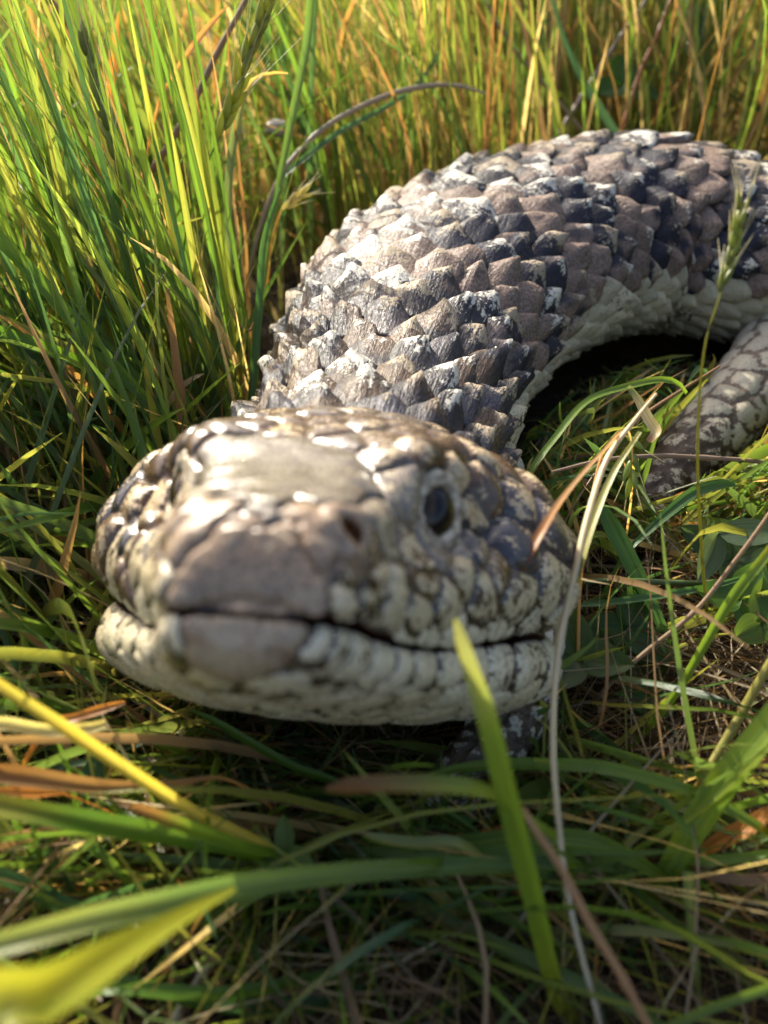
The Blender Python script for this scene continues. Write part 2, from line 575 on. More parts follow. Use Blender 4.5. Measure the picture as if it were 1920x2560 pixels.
TAUPE, TAUPE2 = (0.245, 0.170, 0.104), (0.33, 0.255, 0.165)
SHIELD, SHIELD2 = (0.105, 0.084, 0.060), (0.185, 0.160, 0.118)
BROWN, TAN = (0.080, 0.045, 0.022), (0.45, 0.345, 0.205)
NAVY, CREAM, WHITE = (0.034, 0.030, 0.036), (0.47, 0.39, 0.245), (0.57, 0.50, 0.345)
DKBR = (0.036, 0.023, 0.014)
plate_specs = []            # (sites px list, dome cm, colour, fleck colour, coverage)
A = plate_specs.append
A(([(480, 1440), (500, 1400), (560, 1430), (560, 1380), (640, 1400), (600, 1345), (655, 1345), (720, 1440), (740, 1480), (460, 1480), (560, 1490), (650, 1480), (690, 1390), (640, 1312), (610, 1325), (690, 1335)], .09, TAUPE, TAUPE2, .35))
A(([(765, 1285), (800, 1320), (830, 1385), (880, 1390), (880, 1300), (830, 1270), (740, 1265), (910, 1350)], .12, TAUPE, TAUPE2, .35))
A(([(560, 1255), (515, 1275), (470, 1330), (440, 1370), (445, 1300)], .12, TAUPE, TAUPE2, .4))
A(([(660, 1275), (665, 1300)], .08, SHIELD, SHIELD2, .4))
A(([(600, 1190), (690, 1205), (790, 1200), (690, 1150), (620, 1150), (770, 1150), (860, 1225), (540, 1200), (690, 1240), (600, 1230), (800, 1240), (560, 1160), (640, 1110), (720, 1110), (800, 1120), (560, 1120), (850, 1170), (740, 1180), (650, 1170), (880, 1200)], .13, SHIELD, SHIELD2, .45))
A(([(480, 1580), (560, 1560), (640, 1570), (720, 1570), (560, 1630), (640, 1630), (700, 1610), (510, 1640), (580, 1665)], .08, TAUPE, TAUPE2, .5))
for q, (x, y) in enumerate([(860, 1500), (930, 1522), (985, 1535), (1045, 1530), (1125, 1518), (1205, 1508), (1300, 1490), (1400, 1462)]):
    A(([(x, y), (x + 6, y - 14), (x, y + 18)], .07 + .05 * rng.random(), DKBR, CREAM, .40 + .35 * rng.random()))
for x, y in [(870, 1435), (960, 1455), (1060, 1455), (1160, 1445), (1260, 1425), (940, 1390), (1040, 1395)]:
    A(([(x, y)], .08, BROWN, CREAM, .35 + .25 * rng.random()))
for q, (x, y) in enumerate([(800, 1600), (860, 1610), (915, 1625), (970, 1635), (1020, 1635), (1080, 1630), (1140, 1620), (1200, 1615), (1265, 1610), (1330, 1605)]):
    A(([(x, y), (x - 8, y - 22), (x - 16, y + 30)], .06, DKBR, WHITE, .58 + .22 * rng.random()))
for q, (x, y) in enumerate([(400, 1450), (360, 1440), (320, 1430), (270, 1420)]):
    A(([(x, y), (x, y - 20)], .06, DKBR, CREAM, .6))
for q, (x, y) in enumerate([(430, 1560), (390, 1555), (350, 1550), (310, 1545), (270, 1545)]):
    A(([(x, y), (x + 4, y + 25)], .05, DKBR, WHITE, .65))
sites, sid, amps, c1s, c2s, cov = [], [], [], [], [], []
for ps, am, c1, c2, cv in plate_specs:
    for x, y in ps:
        sites.append(HL[pick(x, y)])
        sid.append(len(amps))
    amps.append(am), c1s.append(c1), c2s.append(c2), cov.append(cv)
n_hand = len(amps)
cand = HL.reshape(-1, 3)[(ZONEG.ravel() != 1)]
cand = cand[rng.permutation(len(cand))]
cand = cand[cand[:, 1] > 0.25]
acc = np.array(sites)
for p in cand[:6000]:
    x, y, z = p
    if z > MZ[np.searchsorted(yy, y) - 1] + .1:
        r = 0.50 if y < 2.2 else (0.38 if z < 1.7 else 0.36)
        if y > 3.3 and z < 2.1:
            r = .50
        elif y > 4.5:
            r += .14
    else:
        r = 0.42 + 0.10 * (y > 3)
    d = np.linalg.norm((acc - p) * [1, .85, 1], axis=1)
    if d.min() < r:
        continue
    acc = np.vstack([acc, p])
    sites.append(p)
    sid.append(len(amps))
    rr = rng.random()
    if z < -0.15:
        a_ = (0.06 + .03 * rr, DKBR, WHITE if rr < .5 else CREAM, 0.62 + .25 * rng.random() - .15 * (y < 1.6))
    elif z < 0.45:
        a_ = (0.10 + .06 * rr, BROWN, CREAM, 0.30 + .35 * rng.random())
    elif y > 2.9 and abs(x) > 1.55 and z < 2.0:
        a_ = (0.14 + .07 * rr, NAVY if rr < .6 else BROWN, TAN, 0.32 + .3 * rng.random())
    elif y < 2.9 and abs(x) > 0.9 and z < 1.5:
        a_ = (0.05 + .03 * rr, (0.17, .14, .105), CREAM, 0.45)
    else:
        a_ = (0.065 + .05 * rr, BROWN if rr < .7 else (0.10, .075, .055), TAN, 0.22 + .25 * rng.random())
    for lst, v in zip((amps, c1s, c2s, cov), a_):
        lst.append(v)
sites, sid = np.array(sites), np.array(sid)


def nearest_two(pts, sites, sid):
    """nearest site id and distance to the nearest site of another id"""
    i1 = np.zeros(len(pts), int)
    e = np.zeros(len(pts))
    for k in range(0, len(pts), 20000):
        q = pts[k:k + 20000]
        d = np.sqrt(((q[:, None, :] - sites[None]) ** 2).sum(-1))
        j = d.argmin(1)
        a = d[np.arange(len(q)), j]
        d2 = np.where(sid[None, :] == sid[j][:, None], 1e9, d)
        e[k:k + 20000] = d2.min(1) - a
        i1[k:k + 20000] = sid[j]
    return i1, e


def warp(p, s=1.6, a=0.09, seed=3):
    return p + a * np.stack([vnoise(p * s + 13 * k, seed + k) for k in range(3)], -1)


def split_plates(name, V, N, faces, pid, e, amps, c1s, c2s, cov, tcs, mat, part_limit=300, keep=None, edge_w=0.10, dome_w=0.5, origin=BASE, special=None, edge_dark=0.30, rough_a=0.005):
    """displace a surface into domed plates with grooves and cut it into one object for each plate"""
    amps, cov = np.asarray(amps, float), np.asarray(cov, float)
    c1s, c2s = np.asarray(c1s, float), np.asarray(c2s, float)
    groove = smooth(0, edge_w, e)
    h = amps[pid] * (0.55 * groove + 0.45 * smooth(0, dome_w, e)) - amps[pid] * 0.35
    h = h + rough_a * vnoise(tcs * 3.1, 5) * groove + rough_a * .6 * vnoise(tcs * 7.3, 8)
    if special is not None:
        h = np.where(special > 0, 0, h)
    D = V + N * h[:, None]
    # normals of the whole displaced sheet so that neighbouring plates shade without seams
    fn = np.cross(D[faces[:, 2]] - D[faces[:, 0]], D[faces[:, 3]] - D[faces[:, 1]])
    VN = np.zeros_like(D)
    for k in range(4):
        np.add.at(VN, faces[:, k], fn)
    VN = unit(VN)
    sg = np.sign((VN * N).sum())
    VN *= sg
    if sg < 0:
        faces = faces[:, ::-1]
    amt = np.clip(cov[pid] - edge_dark * (1 - smooth(0.0, edge_w * 1.3, e)), 0, 1.1)
    C1 = np.concatenate([c1s[pid], np.ones((len(D), 1))], 1)
    C2 = np.concatenate([c2s[pid], amt[:, None]], 1)
    # a face belongs to the plate of its first corner
    fid = pid[faces[:, 0]].copy()
    if special is not None:
        fs = special[faces].max(1)
        fid = np.where(fs > 0, -fs.astype(int), fid)
    out = {}
    order = np.argsort(fid, kind='stable')
    ids, start = np.unique(fid[order], return_index=True)
    rest = []
    for q, i in enumerate(ids):
        fi = order[start[q]:(start[q + 1] if q + 1 < len(ids) else None)]
        if keep is not None and i >= 0 and not keep(i):
            rest.append(fi)
            continue
        F = faces[fi]
        u, inv = np.unique(F, return_inverse=True)
        o = make_obj(name, D[u], inv.reshape(F.shape), mat, lizard, {'Col': C1[u], 'Col2': C2[u], 'tc': tcs[u]}, VN[u], origin=origin)
        out[int(i)] = o
    if rest:
        F = faces[np.concatenate(rest)]
        u, inv = np.unique(F, return_inverse=True)
        o = make_obj(name, D[u], inv.reshape(F.shape), mat, lizard, {'Col': C1[u], 'Col2': C2[u], 'tc': tcs[u]}, VN[u], origin=origin)
        o['kind'] = 'stuff'
    return out, D


hf = grid_faces(NY, HX.shape[1], True)
pts = HL.reshape(-1, 3)
pid, edge = nearest_two(warp(pts), sites, sid)
special = np.where(ZONEG == 1, 1, 0).ravel()
special = np.where(nosmask.ravel() > 0, 2, special)
# the nostrils sit inside the nasal plates: no groove there
hv = HWORLD.reshape(-1, 3)
parts, HD = split_plates('head_plate', hv, HNW.reshape(-1, 3), hf, pid, edge, amps, c1s, c2s, cov, pts, M_HEAD, special=special)
if -1 in parts:
    parts[-1].name = 'mouth_lining'
    parts[-1].data.materials[0] = M_MOUTH
if -2 in parts:
    parts[-2].name = 'nostril'
    parts[-2].data.materials[0] = M_NOSTRIL

# eyes: ball, pupil, lids
for c, n, upe, sde in eyes:
    Wc = (c - n * 0.29) @ HR.T + HPOS
    Wn, Wu, Ws = n @ HR.T, upe @ HR.T, sde @ HR.T
    th = np.linspace(0, np.pi, 17)[:, None]
    ph = np.linspace(0, 2 * np.pi, 33)[None, :-1]
    d = np.stack([np.sin(th) * np.cos(ph), np.sin(th) * np.sin(ph), np.cos(th) + 0 * ph], -1)
    ball = Wc + 0.43 * (d[..., 0:1] * Ws + d[..., 1:2] * Wu + d[..., 2:3] * Wn)
    eye = make_obj('eye', ball.reshape(-1, 3), grid_faces(17, 32, True), M_EYE, lizard, origin=BASE)
    t2 = np.linspace(0, 0.60, 7)[:, None]
    d = np.stack([np.sin(t2) * np.cos(ph) * .85, np.sin(t2) * np.sin(ph), np.cos(t2) + 0 * ph], -1)
    pup = Wc + 0.434 * (d[..., 0:1] * Ws + d[..., 1:2] * Wu + d[..., 2:3] * Wn)
    make_obj('pupil', pup.reshape(-1, 3), grid_faces(7, 32, True), M_PUPIL, eye, origin=BASE)
    a = np.linspace(0, 2 * np.pi, 49)[:-1]
    rimw = 0.085 * (1 + 0.25 * np.sin(a * 11) * 0.4)
    rim = Wc + Wn * 0.33 + Ws * (np.cos(a) * 0.29)[:, None] + Wu * (np.sin(a) * 0.38)[:, None] - Wn * (0.05 * np.cos(a) ** 2)[:, None]
    rad = unit(Ws * np.cos(a)[:, None] + Wu * np.sin(a)[:, None])
    b = np.linspace(0, 2 * np.pi, 11)[:-1]
    V = rim[:, None] + rimw[:, None, None] * (rad[:, None] * np.cos(b)[None, :, None] * 1.2 + Wn * np.sin(b)[None, :, None])
    V = np.concatenate([V, V[:1]], 0)
    make_obj('eyelid', V.reshape(-1, 3), grid_faces(49, 10, True), M_LID, eye, origin=BASE)

# trunk scales: overlapping, raised at the free hind edge, keeled
steps = np.radians([18.5, 18, 17.5, 16.5, 15, 13.5, 12, 11, 10.5, 10, 10, 10])
cols = [0.0]
for st in steps:
    cols.append(cols[-1] + st)
cols = np.array(cols)
GA, GB = 9, 9
ga = np.linspace(-1, 1, GA)
gb = np.linspace(-1, 1, GB)
AA, BB = np.meshgrid(ga, gb)                                   # rows b, columns a
outline = np.interp(gb, [-1, -.3, .2, .6, .85, 1.0], [.72, 1.0, 1.0, .86, .64, .42])
ring = [(0, k) for k in range(GA)] + [(k, GA - 1) for k in range(1, GB)] + [(GB - 1, k) for k in range(GA - 2, -1, -1)] + [(k, 0) for k in range(GB - 2, 0, -1)]
ring_i = np.array([r * GA + c for r, c in ring])
sf = grid_faces(GB, GA)
nr = len(ring_i)
sk = np.array([[ring_i[k], ring_i[(k + 1) % nr], GA * GB + (k + 1) % nr, GA * GB + k] for k in range(nr)])
scale_faces = np.vstack([sf, sk[:, ::-1]])
scale_list = []
s, row = 1.0, 0
while s < SPL[-1] - 0.8:
    ds = float(np.interp(s, [0, 4, 8, 12, 20, 30, 36], [.74, .84, .88, .92, .92, .8, .55]))
    for sgn in (1, -1):
        for j in range(len(cols) - 1):
            if row % 2 == 0:
                if j == 0 and sgn < 0:
                    continue
                phi0, dphi = cols[j], (steps[j] + steps[max(j - 1, 0)]) / 2
            else:
                phi0, dphi = (cols[j] + cols[j + 1]) / 2, steps[j]
            phi0 = sgn * phi0
            s0 = s + rng.normal(0, .05)
            phi0 += rng.normal(0, .02)
            aph = abs(phi0)
            cream = smooth(1.15, 1.38, aph + rng.normal(0, .07) - 0.18)
            nk = 1 - smooth(4.5, 8.5, s0)
            h0 = (0.42 + 0.03 * nk) * (1 - 0.42 * cream) * (0.8 + 0.4 * rng.random()) * np.interp(aph, [0, .5, 1.0], [.72, 1, 1])
            h0 *= np.interp(s0, [0, 1.5, 3], [.5, .8, 1])
            w = dphi * 0.60 * (1 + .12 * rng.normal())
            tw = rng.normal(0, .10)
            a_s = AA * outline[:, None]
            b_s = BB + 0.12 * (1 - AA ** 2) - 0.06
            ss = s0 + (b_s * 0.80 + a_s * tw) * ds
            pp = phi0 + (a_s - b_s * tw * .5) * w
            up = (0.5 + 0.5 * BB)
            kx = rng.normal(0, .12)
            prof = (1 - 0.62 * np.abs(AA) ** 1.9)
            h = h0 * (up ** 1.15 * prof * 0.75 + 0.28 * up ** 0.8 * np.exp(-((AA - kx) / 0.30) ** 2) * (1 - .7 * cream)) + 0.015
            h -= h0 * 0.30 * smooth(.70, 1.0, BB)               # the lip of the free edge rolls over
            h += h0 * rng.normal(0, .28) * AA * up
            sd = int(rng.integers(1, 9999))
            nz = vnoise(np.stack([AA * 1.9, BB * 1.9, np.full_like(AA, sd * .37)], -1), sd)
            h += 0.07 * h0 * 3 * nz * up
            if cream > .5:
                h = 0.02 + h0 * (up ** .8 * prof) * .9
            Vt, Nt = body_pt(ss, pp, h)
            mid, midn = body_pt(np.array([s0]), np.array([phi0]), np.array([0.1]))
            flat = Vt.reshape(-1, 3)
            # skirt down to the skin, tucked in
            rs, rp = ss.ravel()[ring_i], pp.ravel()[ring_i]
            Vs, _ = body_pt(s0 + (rs - s0) * 0.86, phi0 + (rp - phi0) * 0.86, np.full(nr, -0.10))
            V = np.vstack([flat, Vs])
            px, py, pd = (float(v[0]) for v in proj(mid))
            face = float((midn[0] * unit(CAM - mid[0])).sum())
            vis = face > -0.12 and -60 < px < PW + 60 and -60 < py < PH + 60 and not (py > 1090 and px < 1230)
            # pigment: broad brown and blue-black bands, cream flank, pale flecks
            band = math.sin(2 * math.pi * (s0 - 8.1 + 0.8 * sgn * aph) / 4.3 + 1.2 * float(vnoise(np.array([s0 * .5, phi0 * 1.3, 2.0]), 4)))
            br = np.array((0.165, 0.115, 0.086)) * (0.8 + .4 * rng.random())
            dk = np.array((0.011, 0.012, 0.021)) * (0.8 + .5 * rng.random())
            isb = smooth(0.0, .2, band - .05 + .5 * rng.normal() * .6)
            body_c = br * isb + dk * (1 - isb)
            neck_c = np.array((0.078, 0.049, 0.029)) * (0.8 + .5 * rng.random())
            if rng.random() < .3:
                neck_c = np.array((0.055, 0.052, 0.062))
            c1 = body_c * (1 - nk) + neck_c * nk
            cv = 0.18 + .30 * rng.random() - .05 * nk + .06 * (aph < .42) + .03 * (sgn < 0)
            if isb > .5 and nk < .4 and sgn > 0:
                cv -= .18
            c2 = np.array((0.31, 0.25, 0.17)) if rng.random() < .5 else np.array((0.52, .49, .41))
            if cream > .5:
                c1, c2, cv = np.array((0.27, .225, .15)), np.array(WHITE) * (.62 + .36 * rng.random()), 0.56 + .3 * rng.random()
                if rng.random() < .12:
                    cv = .55
                    c1 = np.array(DKBR)
            C1 = np.tile(np.append(c1, 1.0), (len(V), 1))
            if cream <= .5:                                       # blue-black and brown run into each other on one scale
                pn = vnoise(np.stack([AA * 1.1, BB * 1.1, np.full_like(AA, sd * .91)], -1), sd + 5).ravel()
                pn = smooth(-.15, .15, pn + (isb - .5) * 1.1 * (1 - nk) + .35 * nk * (rng.random() - .3))
                pn = np.append(pn, pn[ring_i])[:, None]
                oth = dk * (1 - nk) + np.array((0.022, .021, .026)) * nk
                wrm = br * (1 - nk) + neck_c * nk
                C1[:, :3] = wrm * pn + oth * (1 - pn)
            rough_b = np.append(BB.ravel(), BB.ravel()[ring_i])
            rough_h = np.append((h / (h0 + 1e-6)).ravel(), np.full(nr, 0))
            am = cv + (0.42 * (rough_h - .5) + 0.10 * (rough_b > .4)) * (1 - cream)
            am[GA * GB:] -= .5
            C2 = np.concatenate([np.tile(c2, (len(V), 1)), np.clip(am, 0, 1.1)[:, None]], 1)
            aw = np.append((a_s * w * 2.6).ravel(), (a_s * w * 2.6).ravel()[ring_i])
            bl = np.append((b_s * ds).ravel(), (b_s * ds).ravel()[ring_i])
            tc = np.stack([aw * 1.25, bl * (0.50 if nk > .3 else .8), np.full(len(V), sd * .713) + rough_h * .12], 1)
            area = (w * ds) / pd ** 2 * max(face, 0.05)
            scale_list.append((vis, area, cream, V, C1, C2, tc))
    s += ds
    row += 1
for kind in (0, 1):
    L = [q for q in scale_list if (q[2] > .5) == bool(kind)]
    L.sort(key=lambda q: -(q[0] * 10 + q[1]))
    nm = ('back_scale', 'belly_scale')[kind]
    rest = []
    for k, (vis, area, cream, V, C1, C2, tc) in enumerate(L):
        if vis and k < 290:
            make_obj(nm, V, scale_faces, M_SCALE, lizard, {'Col': C1, 'Col2': C2, 'tc': tc}, origin=BASE)
        else:
            rest.append((V, C1, C2, tc))
    if rest:
        nv = GA * GB + nr
        F = np.vstack([scale_faces + k * nv for k in range(len(rest))])
        o = make_obj(nm, np.vstack([r[0] for r in rest]), F, M_SCALE, lizard,
                     {'Col': np.vstack([r[1] for r in rest]), 'Col2': np.vstack([r[2] for r in rest]), 'tc': np.vstack([r[3] for r in rest])}, origin=BASE)
        o['kind'] = 'stuff'

# limbs: tubes cut into rounded plates, toes with claws
skin_chunks = []


def add_skin(V, wrap=True):
    """closed chunk for the continuous body mesh under the scales"""
    n, m = V.shape[:2]
    c0, c1 = V[0].mean(0), V[-1].mean(0)
    pts_ = np.vstack([V.reshape(-1, 3), c0, c1])
    F = [tuple(f) for f in grid_faces(n, m, True)]
    for j in range(m):
        F.append((n * m, (j + 1) % m, j))
        F.append((n * m + 1, (n - 1) * m + j, (n - 1) * m + (j + 1) % m))
    skin_chunks.append((pts_, F))


def limb(path, toes, size, light, dark, pale, seed):
    sp = spline(path, 90)
    V, ringv = tube(sp[:, :3], sp[:, 3], 72)
    tt = np.linspace(0, 1, len(sp))
    flatv = V.reshape(-1, 3)
    n_ = ringv.reshape(-1, 3)
    r2 = np.random.default_rng(seed)
    cand = r2.permutation(len(flatv))
    acc, st, am, ca, cb, cv = [], [], [], [], [], []
    for k in cand[:5000]:
        p = flatv[k]
        t = tt[k // 72]
        r = size * (1.0 - 0.5 * t)
        if acc and np.min(np.linalg.norm(np.array(acc) - p, axis=1)) < r:
            continue
        acc.append(p)
        am.append(0.15 * r / size * (0.7 + .6 * r2.random()))
        q = r2.random()
        low = smooth(.6, .85, t)
        ca.append(np.array((0.16, .12, .085)) * (1 - low) + np.array(dark) * low)
        cb.append(np.array(light) * (0.85 + .3 * q))
        cv.append((pale + .25 * (q - .5)) * (1 - .45 * low))
    acc = np.array(acc)
    pid_, e_ = nearest_two(warp(flatv, 3.0, 0.05, seed), acc, np.arange(len(acc)))
    px, py, pd = proj(acc)
    vis = (px > -20) & (px < PW + 40) & (py > 600) & (py < PH)
    fc = np.array([(n_[np.argmin(np.linalg.norm(flatv - a, axis=1))] @ unit(CAM - a)) > -.2 for a in acc])
    split_plates('leg_scale', flatv, n_, grid_faces(90, 72, True), pid_, e_, am, ca, cb, cv, flatv, M_LEG,
                 keep=lambda i: bool(vis[i] and fc[i]), edge_w=0.11, dome_w=0.5, rough_a=0.006, edge_dark=1.0)
    add_skin(V - ringv * 0.07)
    for tp in toes:
        q = spline(tp, 26)
        V, rg = tube(q[:, :3], q[:, 3], 20)
        bands = 0.5 + 0.5 * np.sin(np.linspace(0, 1, 26) * 2 * np.pi * 4.0 + rng.random() * 3)
        V = V + rg * (0.035 * (bands[:, None, None] ** .5 - .5)) * smooth(1.0, .9, np.linspace(0, 1, 26))[:, None, None]
        m = 26 * 20
        cf = np.repeat(bands, 20)
        C1 = np.concatenate([np.tile(dark, (m, 1)), np.ones((m, 1))], 1)
        C2 = np.concatenate([np.tile(light, (m, 1)), (0.15 + .75 * cf)[:, None]], 1)
        make_obj('toe', V.reshape(-1, 3), grid_faces(26, 20, True), M_LEG, lizard, {'Col': C1, 'Col2': C2, 'tc': V.reshape(-1, 3)}, origin=BASE)
        add_skin(V - rg * 0.06)
        e0, dirv = q[-3, :3], unit(q[-1, :3] - q[-4, :3])
        tl = np.linspace(0, 1, 8)[:, None]
        cl = e0 + dirv * tl * 0.42 + np.array([0, 0, 1.0]) * (0.10 * tl - 0.26 * tl ** 2)
        V, _ = tube(cl, 0.085 * (1 - tl[:, 0]) ** .8 + .004, 8)
        make_obj('claw', V.reshape(-1, 3), grid_faces(8, 8, True), M_CLAW, lizard, origin=BASE)


def pd4(x, y, d, r):
    return tuple(at(x, y, d)) + (r,)


kn = at(1900, 975, 21.6)
limb([tuple(at(2060, 700, 24.5)) + (1.6,), pd4(1985, 830, 23.0, 1.25), pd4(1880, 965, 21.4, 0.98), pd4(1780, 1075, 20.2, 0.86), pd4(1695, 1170, 19.2, .68), pd4(1640, 1235, 18.5, .55), pd4(1605, 1275, 18.0, .40)],
     [[pd4(1630, 1250, 18.2, .24), pd4(1560 + 34 * k - 30, 1325 + 6 * k, 17.2 - .05 * k, .20), pd4(1500 + 52 * k - 40, 1375 + 14 * k - (10 if k in (0, 4) else 0), 16.6, .09)] for k in range(5)],
     0.85, (0.44, .40, .30), (0.06, .038, .025), .84, 21)
limb([pd4(1150, 1180, 16.2, 1.15), pd4(1250, 1400, 14.6, .95), pd4(1292, 1600, 13.3, .74), pd4(1285, 1740, 12.7, .60), pd4(1235, 1860, 12.1, .50), pd4(1165, 1940, 11.75, .44), pd4(1130, 1985, 11.6, .34)],
     [[pd4(1140, 1960, 11.55, .21), pd4(1050 + 38 * k, 2012 + 3 * k, 11.35, .18), pd4(1005 + 54 * k, 2062 + (8 if k in (1, 2, 3) else -8), 11.15, .08)] for k in range(5)],
     0.45, (0.46, .43, .34), (0.085, .06, .042), 1.12, 22)

# one continuous skin under the scales: head, trunk, tail and limbs fused
ax = np.stack([0 * HL[..., 0], HL[..., 1], np.repeat((0.15 + .03 * yy)[:, None], HL.shape[1], 1)], -1)
rv = ax - HL
rl = np.linalg.norm(rv, axis=-1, keepdims=True)
pull = np.minimum(0.22 + 0.55 * np.exp(-((HL[..., 2] - MZ[:, None]) / 0.32) ** 2)[..., None], 0.7 * rl)
add_skin(((HL + rv / np.maximum(rl, 1e-6) * pull) @ HR.T + HPOS)[40:])
ssg, ppg = np.meshgrid(np.linspace(0.0, SPL[-1], 160), np.linspace(-np.pi, np.pi, 73)[:-1], indexing='ij')
TV, _ = body_pt(ssg, ppg, np.full(ssg.shape, 0.0))
add_skin(TV)
vv, ff, off = [], [], 0
for p_, F_ in skin_chunks:
    vv.append(p_)
    ff += [tuple(i + off for i in f) for f in F_]
    off += len(p_)
tmp_me = bpy.data.meshes.new('body')
tmp_me.from_pydata(((np.vstack(vv) - BASE) * S).tolist(), [], ff)
body = bpy.data.objects.new('body', tmp_me)
col.objects.link(body)
rm = body.modifiers.new('fuse', 'REMESH')
rm.mode = 'VOXEL'
rm.voxel_size = 0.0011
rm.use_smooth_shade = True
dg = bpy.context.evaluated_depsgraph_get()
fused = bpy.data.meshes.new_from_object(body.evaluated_get(dg))
body.modifiers.clear()
body.data = fused
fused.materials.clear()
fused.materials.append(M_SKIN)
body.parent = lizard
print('body verts', len(fused.vertices), 'head plates', len(parts), 'scales', len(scale_list))

# ------------------------------------------------------------------ ground
gx = np.concatenate([np.linspace(-400, -40, 12), np.linspace(-36, 36, 120), np.linspace(40, 400, 12)])
gy = np.concatenate([np.linspace(-200, -14, 8), np.linspace(-10, 62, 120), np.linspace(70, 600, 14)])
GXX, GYY = np.meshgrid(gx, gy)
gp = np.stack([GXX, GYY, 0 * GXX], -1)
gp[..., 2] = 0.35 * vnoise(gp * 0.35, 2) + 0.18 * vnoise(gp * 1.1, 3) - 0.25
ground = make_obj('ground', gp.reshape(-1, 3), grid_faces(len(gy), len(gx)), M_SOIL)
ground['kind'] = 'structure'

# ------------------------------------------------------------------ grass masses
HEADPOLY = [(600, 1000), (480, 1035), (425, 1090), (330, 1170), (270, 1250), (215, 1330), (200, 1430), (200, 1540), (260, 1620), (320, 1700), (430, 1760), (560, 1795),
            (750, 1810), (1150, 1815), (1240, 1795), (1345, 1725), (1410, 1640), (1450, 1500), (1455, 1400), (1410, 1290), (1360, 1200), (1250, 1090), (1190, 1045), (1000, 1010)]
BODYPOLY = [(630, 1020), (670, 850), (740, 660), (840, 560), (950, 430), (1100, 370), (1300, 325), (1500, 315), (1700, 340), (1940, 400), (1940, 880), (1850, 870), (1600, 895),
            (1450, 950), (1330, 1050), (1280, 1120), (1200, 1180), (700, 1180)]
LEGPOLY = [(1940, 840), (1840, 880), (1720, 1020), (1640, 1130), (1600, 1220), (1700, 1240), (1790, 1150), (1940, 1060)]
ARMPOLY = [(1190, 1790), (1330, 1720), (1330, 1830), (1270, 1900), (1190, 1900)]
SPX = SPN[::6]


def blocks_view(V):
    """True for blades (n,k,3) that would stand between the camera and the lizard, run through it, or hang in front of the lens"""
    x, y, d = proj(V)
    bad = (inside(HEADPOLY, x, y) & (d < 12.8)) | (inside(BODYPOLY, x, y) & (d < 26.5)) | (inside(LEGPOLY, x, y) & (d < 21)) | (inside(ARMPOLY, x, y) & (d < 12.3))
    bad |= (d > 0) & (d < 8.0) & (x > -500) & (x < PW + 500) & (y > -300) & (y < PH + 500)
    bad |= (d > 0) & (d < 13.5) & (y < 1150) & (x > -300) & (x < PW + 300)
    # inside the trunk
    q = V[:, ::2, None, :2] - SPX[None, None, :, :2]
    hit = (np.sqrt((q ** 2).sum(-1)) < SPX[None, None, :, 3] * 0.96) & (V[:, ::2, None, 2] < SPX[None, None, :, 2] + SPX[None, None, :, 4] * .9) & (V[:, ::2, None, 2] > SPX[None, None, :, 2] - SPX[None, None, :, 4] * .84)
    return bad.any(1) | hit.any((1, 2))


GREENS = np.array([(0.062, 0.120, 0.022), (0.086, 0.148, 0.030), (0.130, 0.178, 0.040), (0.044, 0.098, 0.038), (0.175, 0.200, 0.050), (0.080, 0.138, 0.042)])
STRAWS = np.array([(0.33, 0.26, 0.15), (0.27, 0.175, 0.085), (0.23, 0.135, 0.06), (0.42, 0.35, 0.21), (0.19, 0.13, 0.08)])


def blades(n, base, length, az, th0, th1, width, cols_tip, cols_base, seg=7, pw=1.4, flop=0.0, face_az=None):
    """arrays of n ribbons; angle from vertical runs th0 -> th1; returns V (n,seg+1,3 across,3), colours, tc"""
    t = np.linspace(0, 1, seg + 1)
    th = th0[:, None] + (th1 - th0)[:, None] * t[None, :] ** pw
    wob = rng.normal(0, .10, (n, 1)) * np.sin(t[None] * 5 + rng.random((n, 1)) * 6)
    a = az[:, None] + wob * 2 + flop
    dl = (length / seg)[:, None]
    dv = np.stack([np.sin(th) * np.cos(a), np.sin(th) * np.sin(a), np.cos(th)], -1) * dl[..., None]
    P = base[:, None, :] + np.concatenate([np.zeros((n, 1, 3)), np.cumsum(dv[:, :-1], 1)], 1)
    T = unit(dv)
    fa = rng.random(n) * 2 * np.pi if face_az is None else face_az
    ref = np.stack([np.cos(fa), np.sin(fa), 0.25 + 0 * fa], -1)[:, None, :]
    Sd = unit(np.cross(T, ref))
    N = np.cross(Sd, T)
    prof = np.interp(t, [0, .12, .55, .85, 1], [.65, 1, .9, .5, .04])
    w = width[:, None] * prof[None]
    V = np.stack([P - Sd * w[..., None] / 2 + N * w[..., None] * .16, P, P + Sd * w[..., None] / 2 + N * w[..., None] * .16], 2)
    mixv = smooth(.05, .45, t)[None, :, None]
    C = cols_base[:, None] * (1 - mixv) + cols_tip[:, None] * mixv
    C = np.repeat(C[:, :, None, :], 3, 2)
    C = np.concatenate([C, np.ones(C.shape[:-1] + (1,))], -1)
    ac = np.broadcast_to(np.array([-1, 0, 1.0])[None, None], (n, seg + 1, 3)) * (width[:, None, None] / .25)
    al = np.broadcast_to((t[None] * length[:, None])[:, :, None], (n, seg + 1, 3))
    sd = np.broadcast_to((rng.random(n) * 60)[:, None, None], (n, seg + 1, 3))
    return V, C, np.stack([ac, al, sd], -1), P


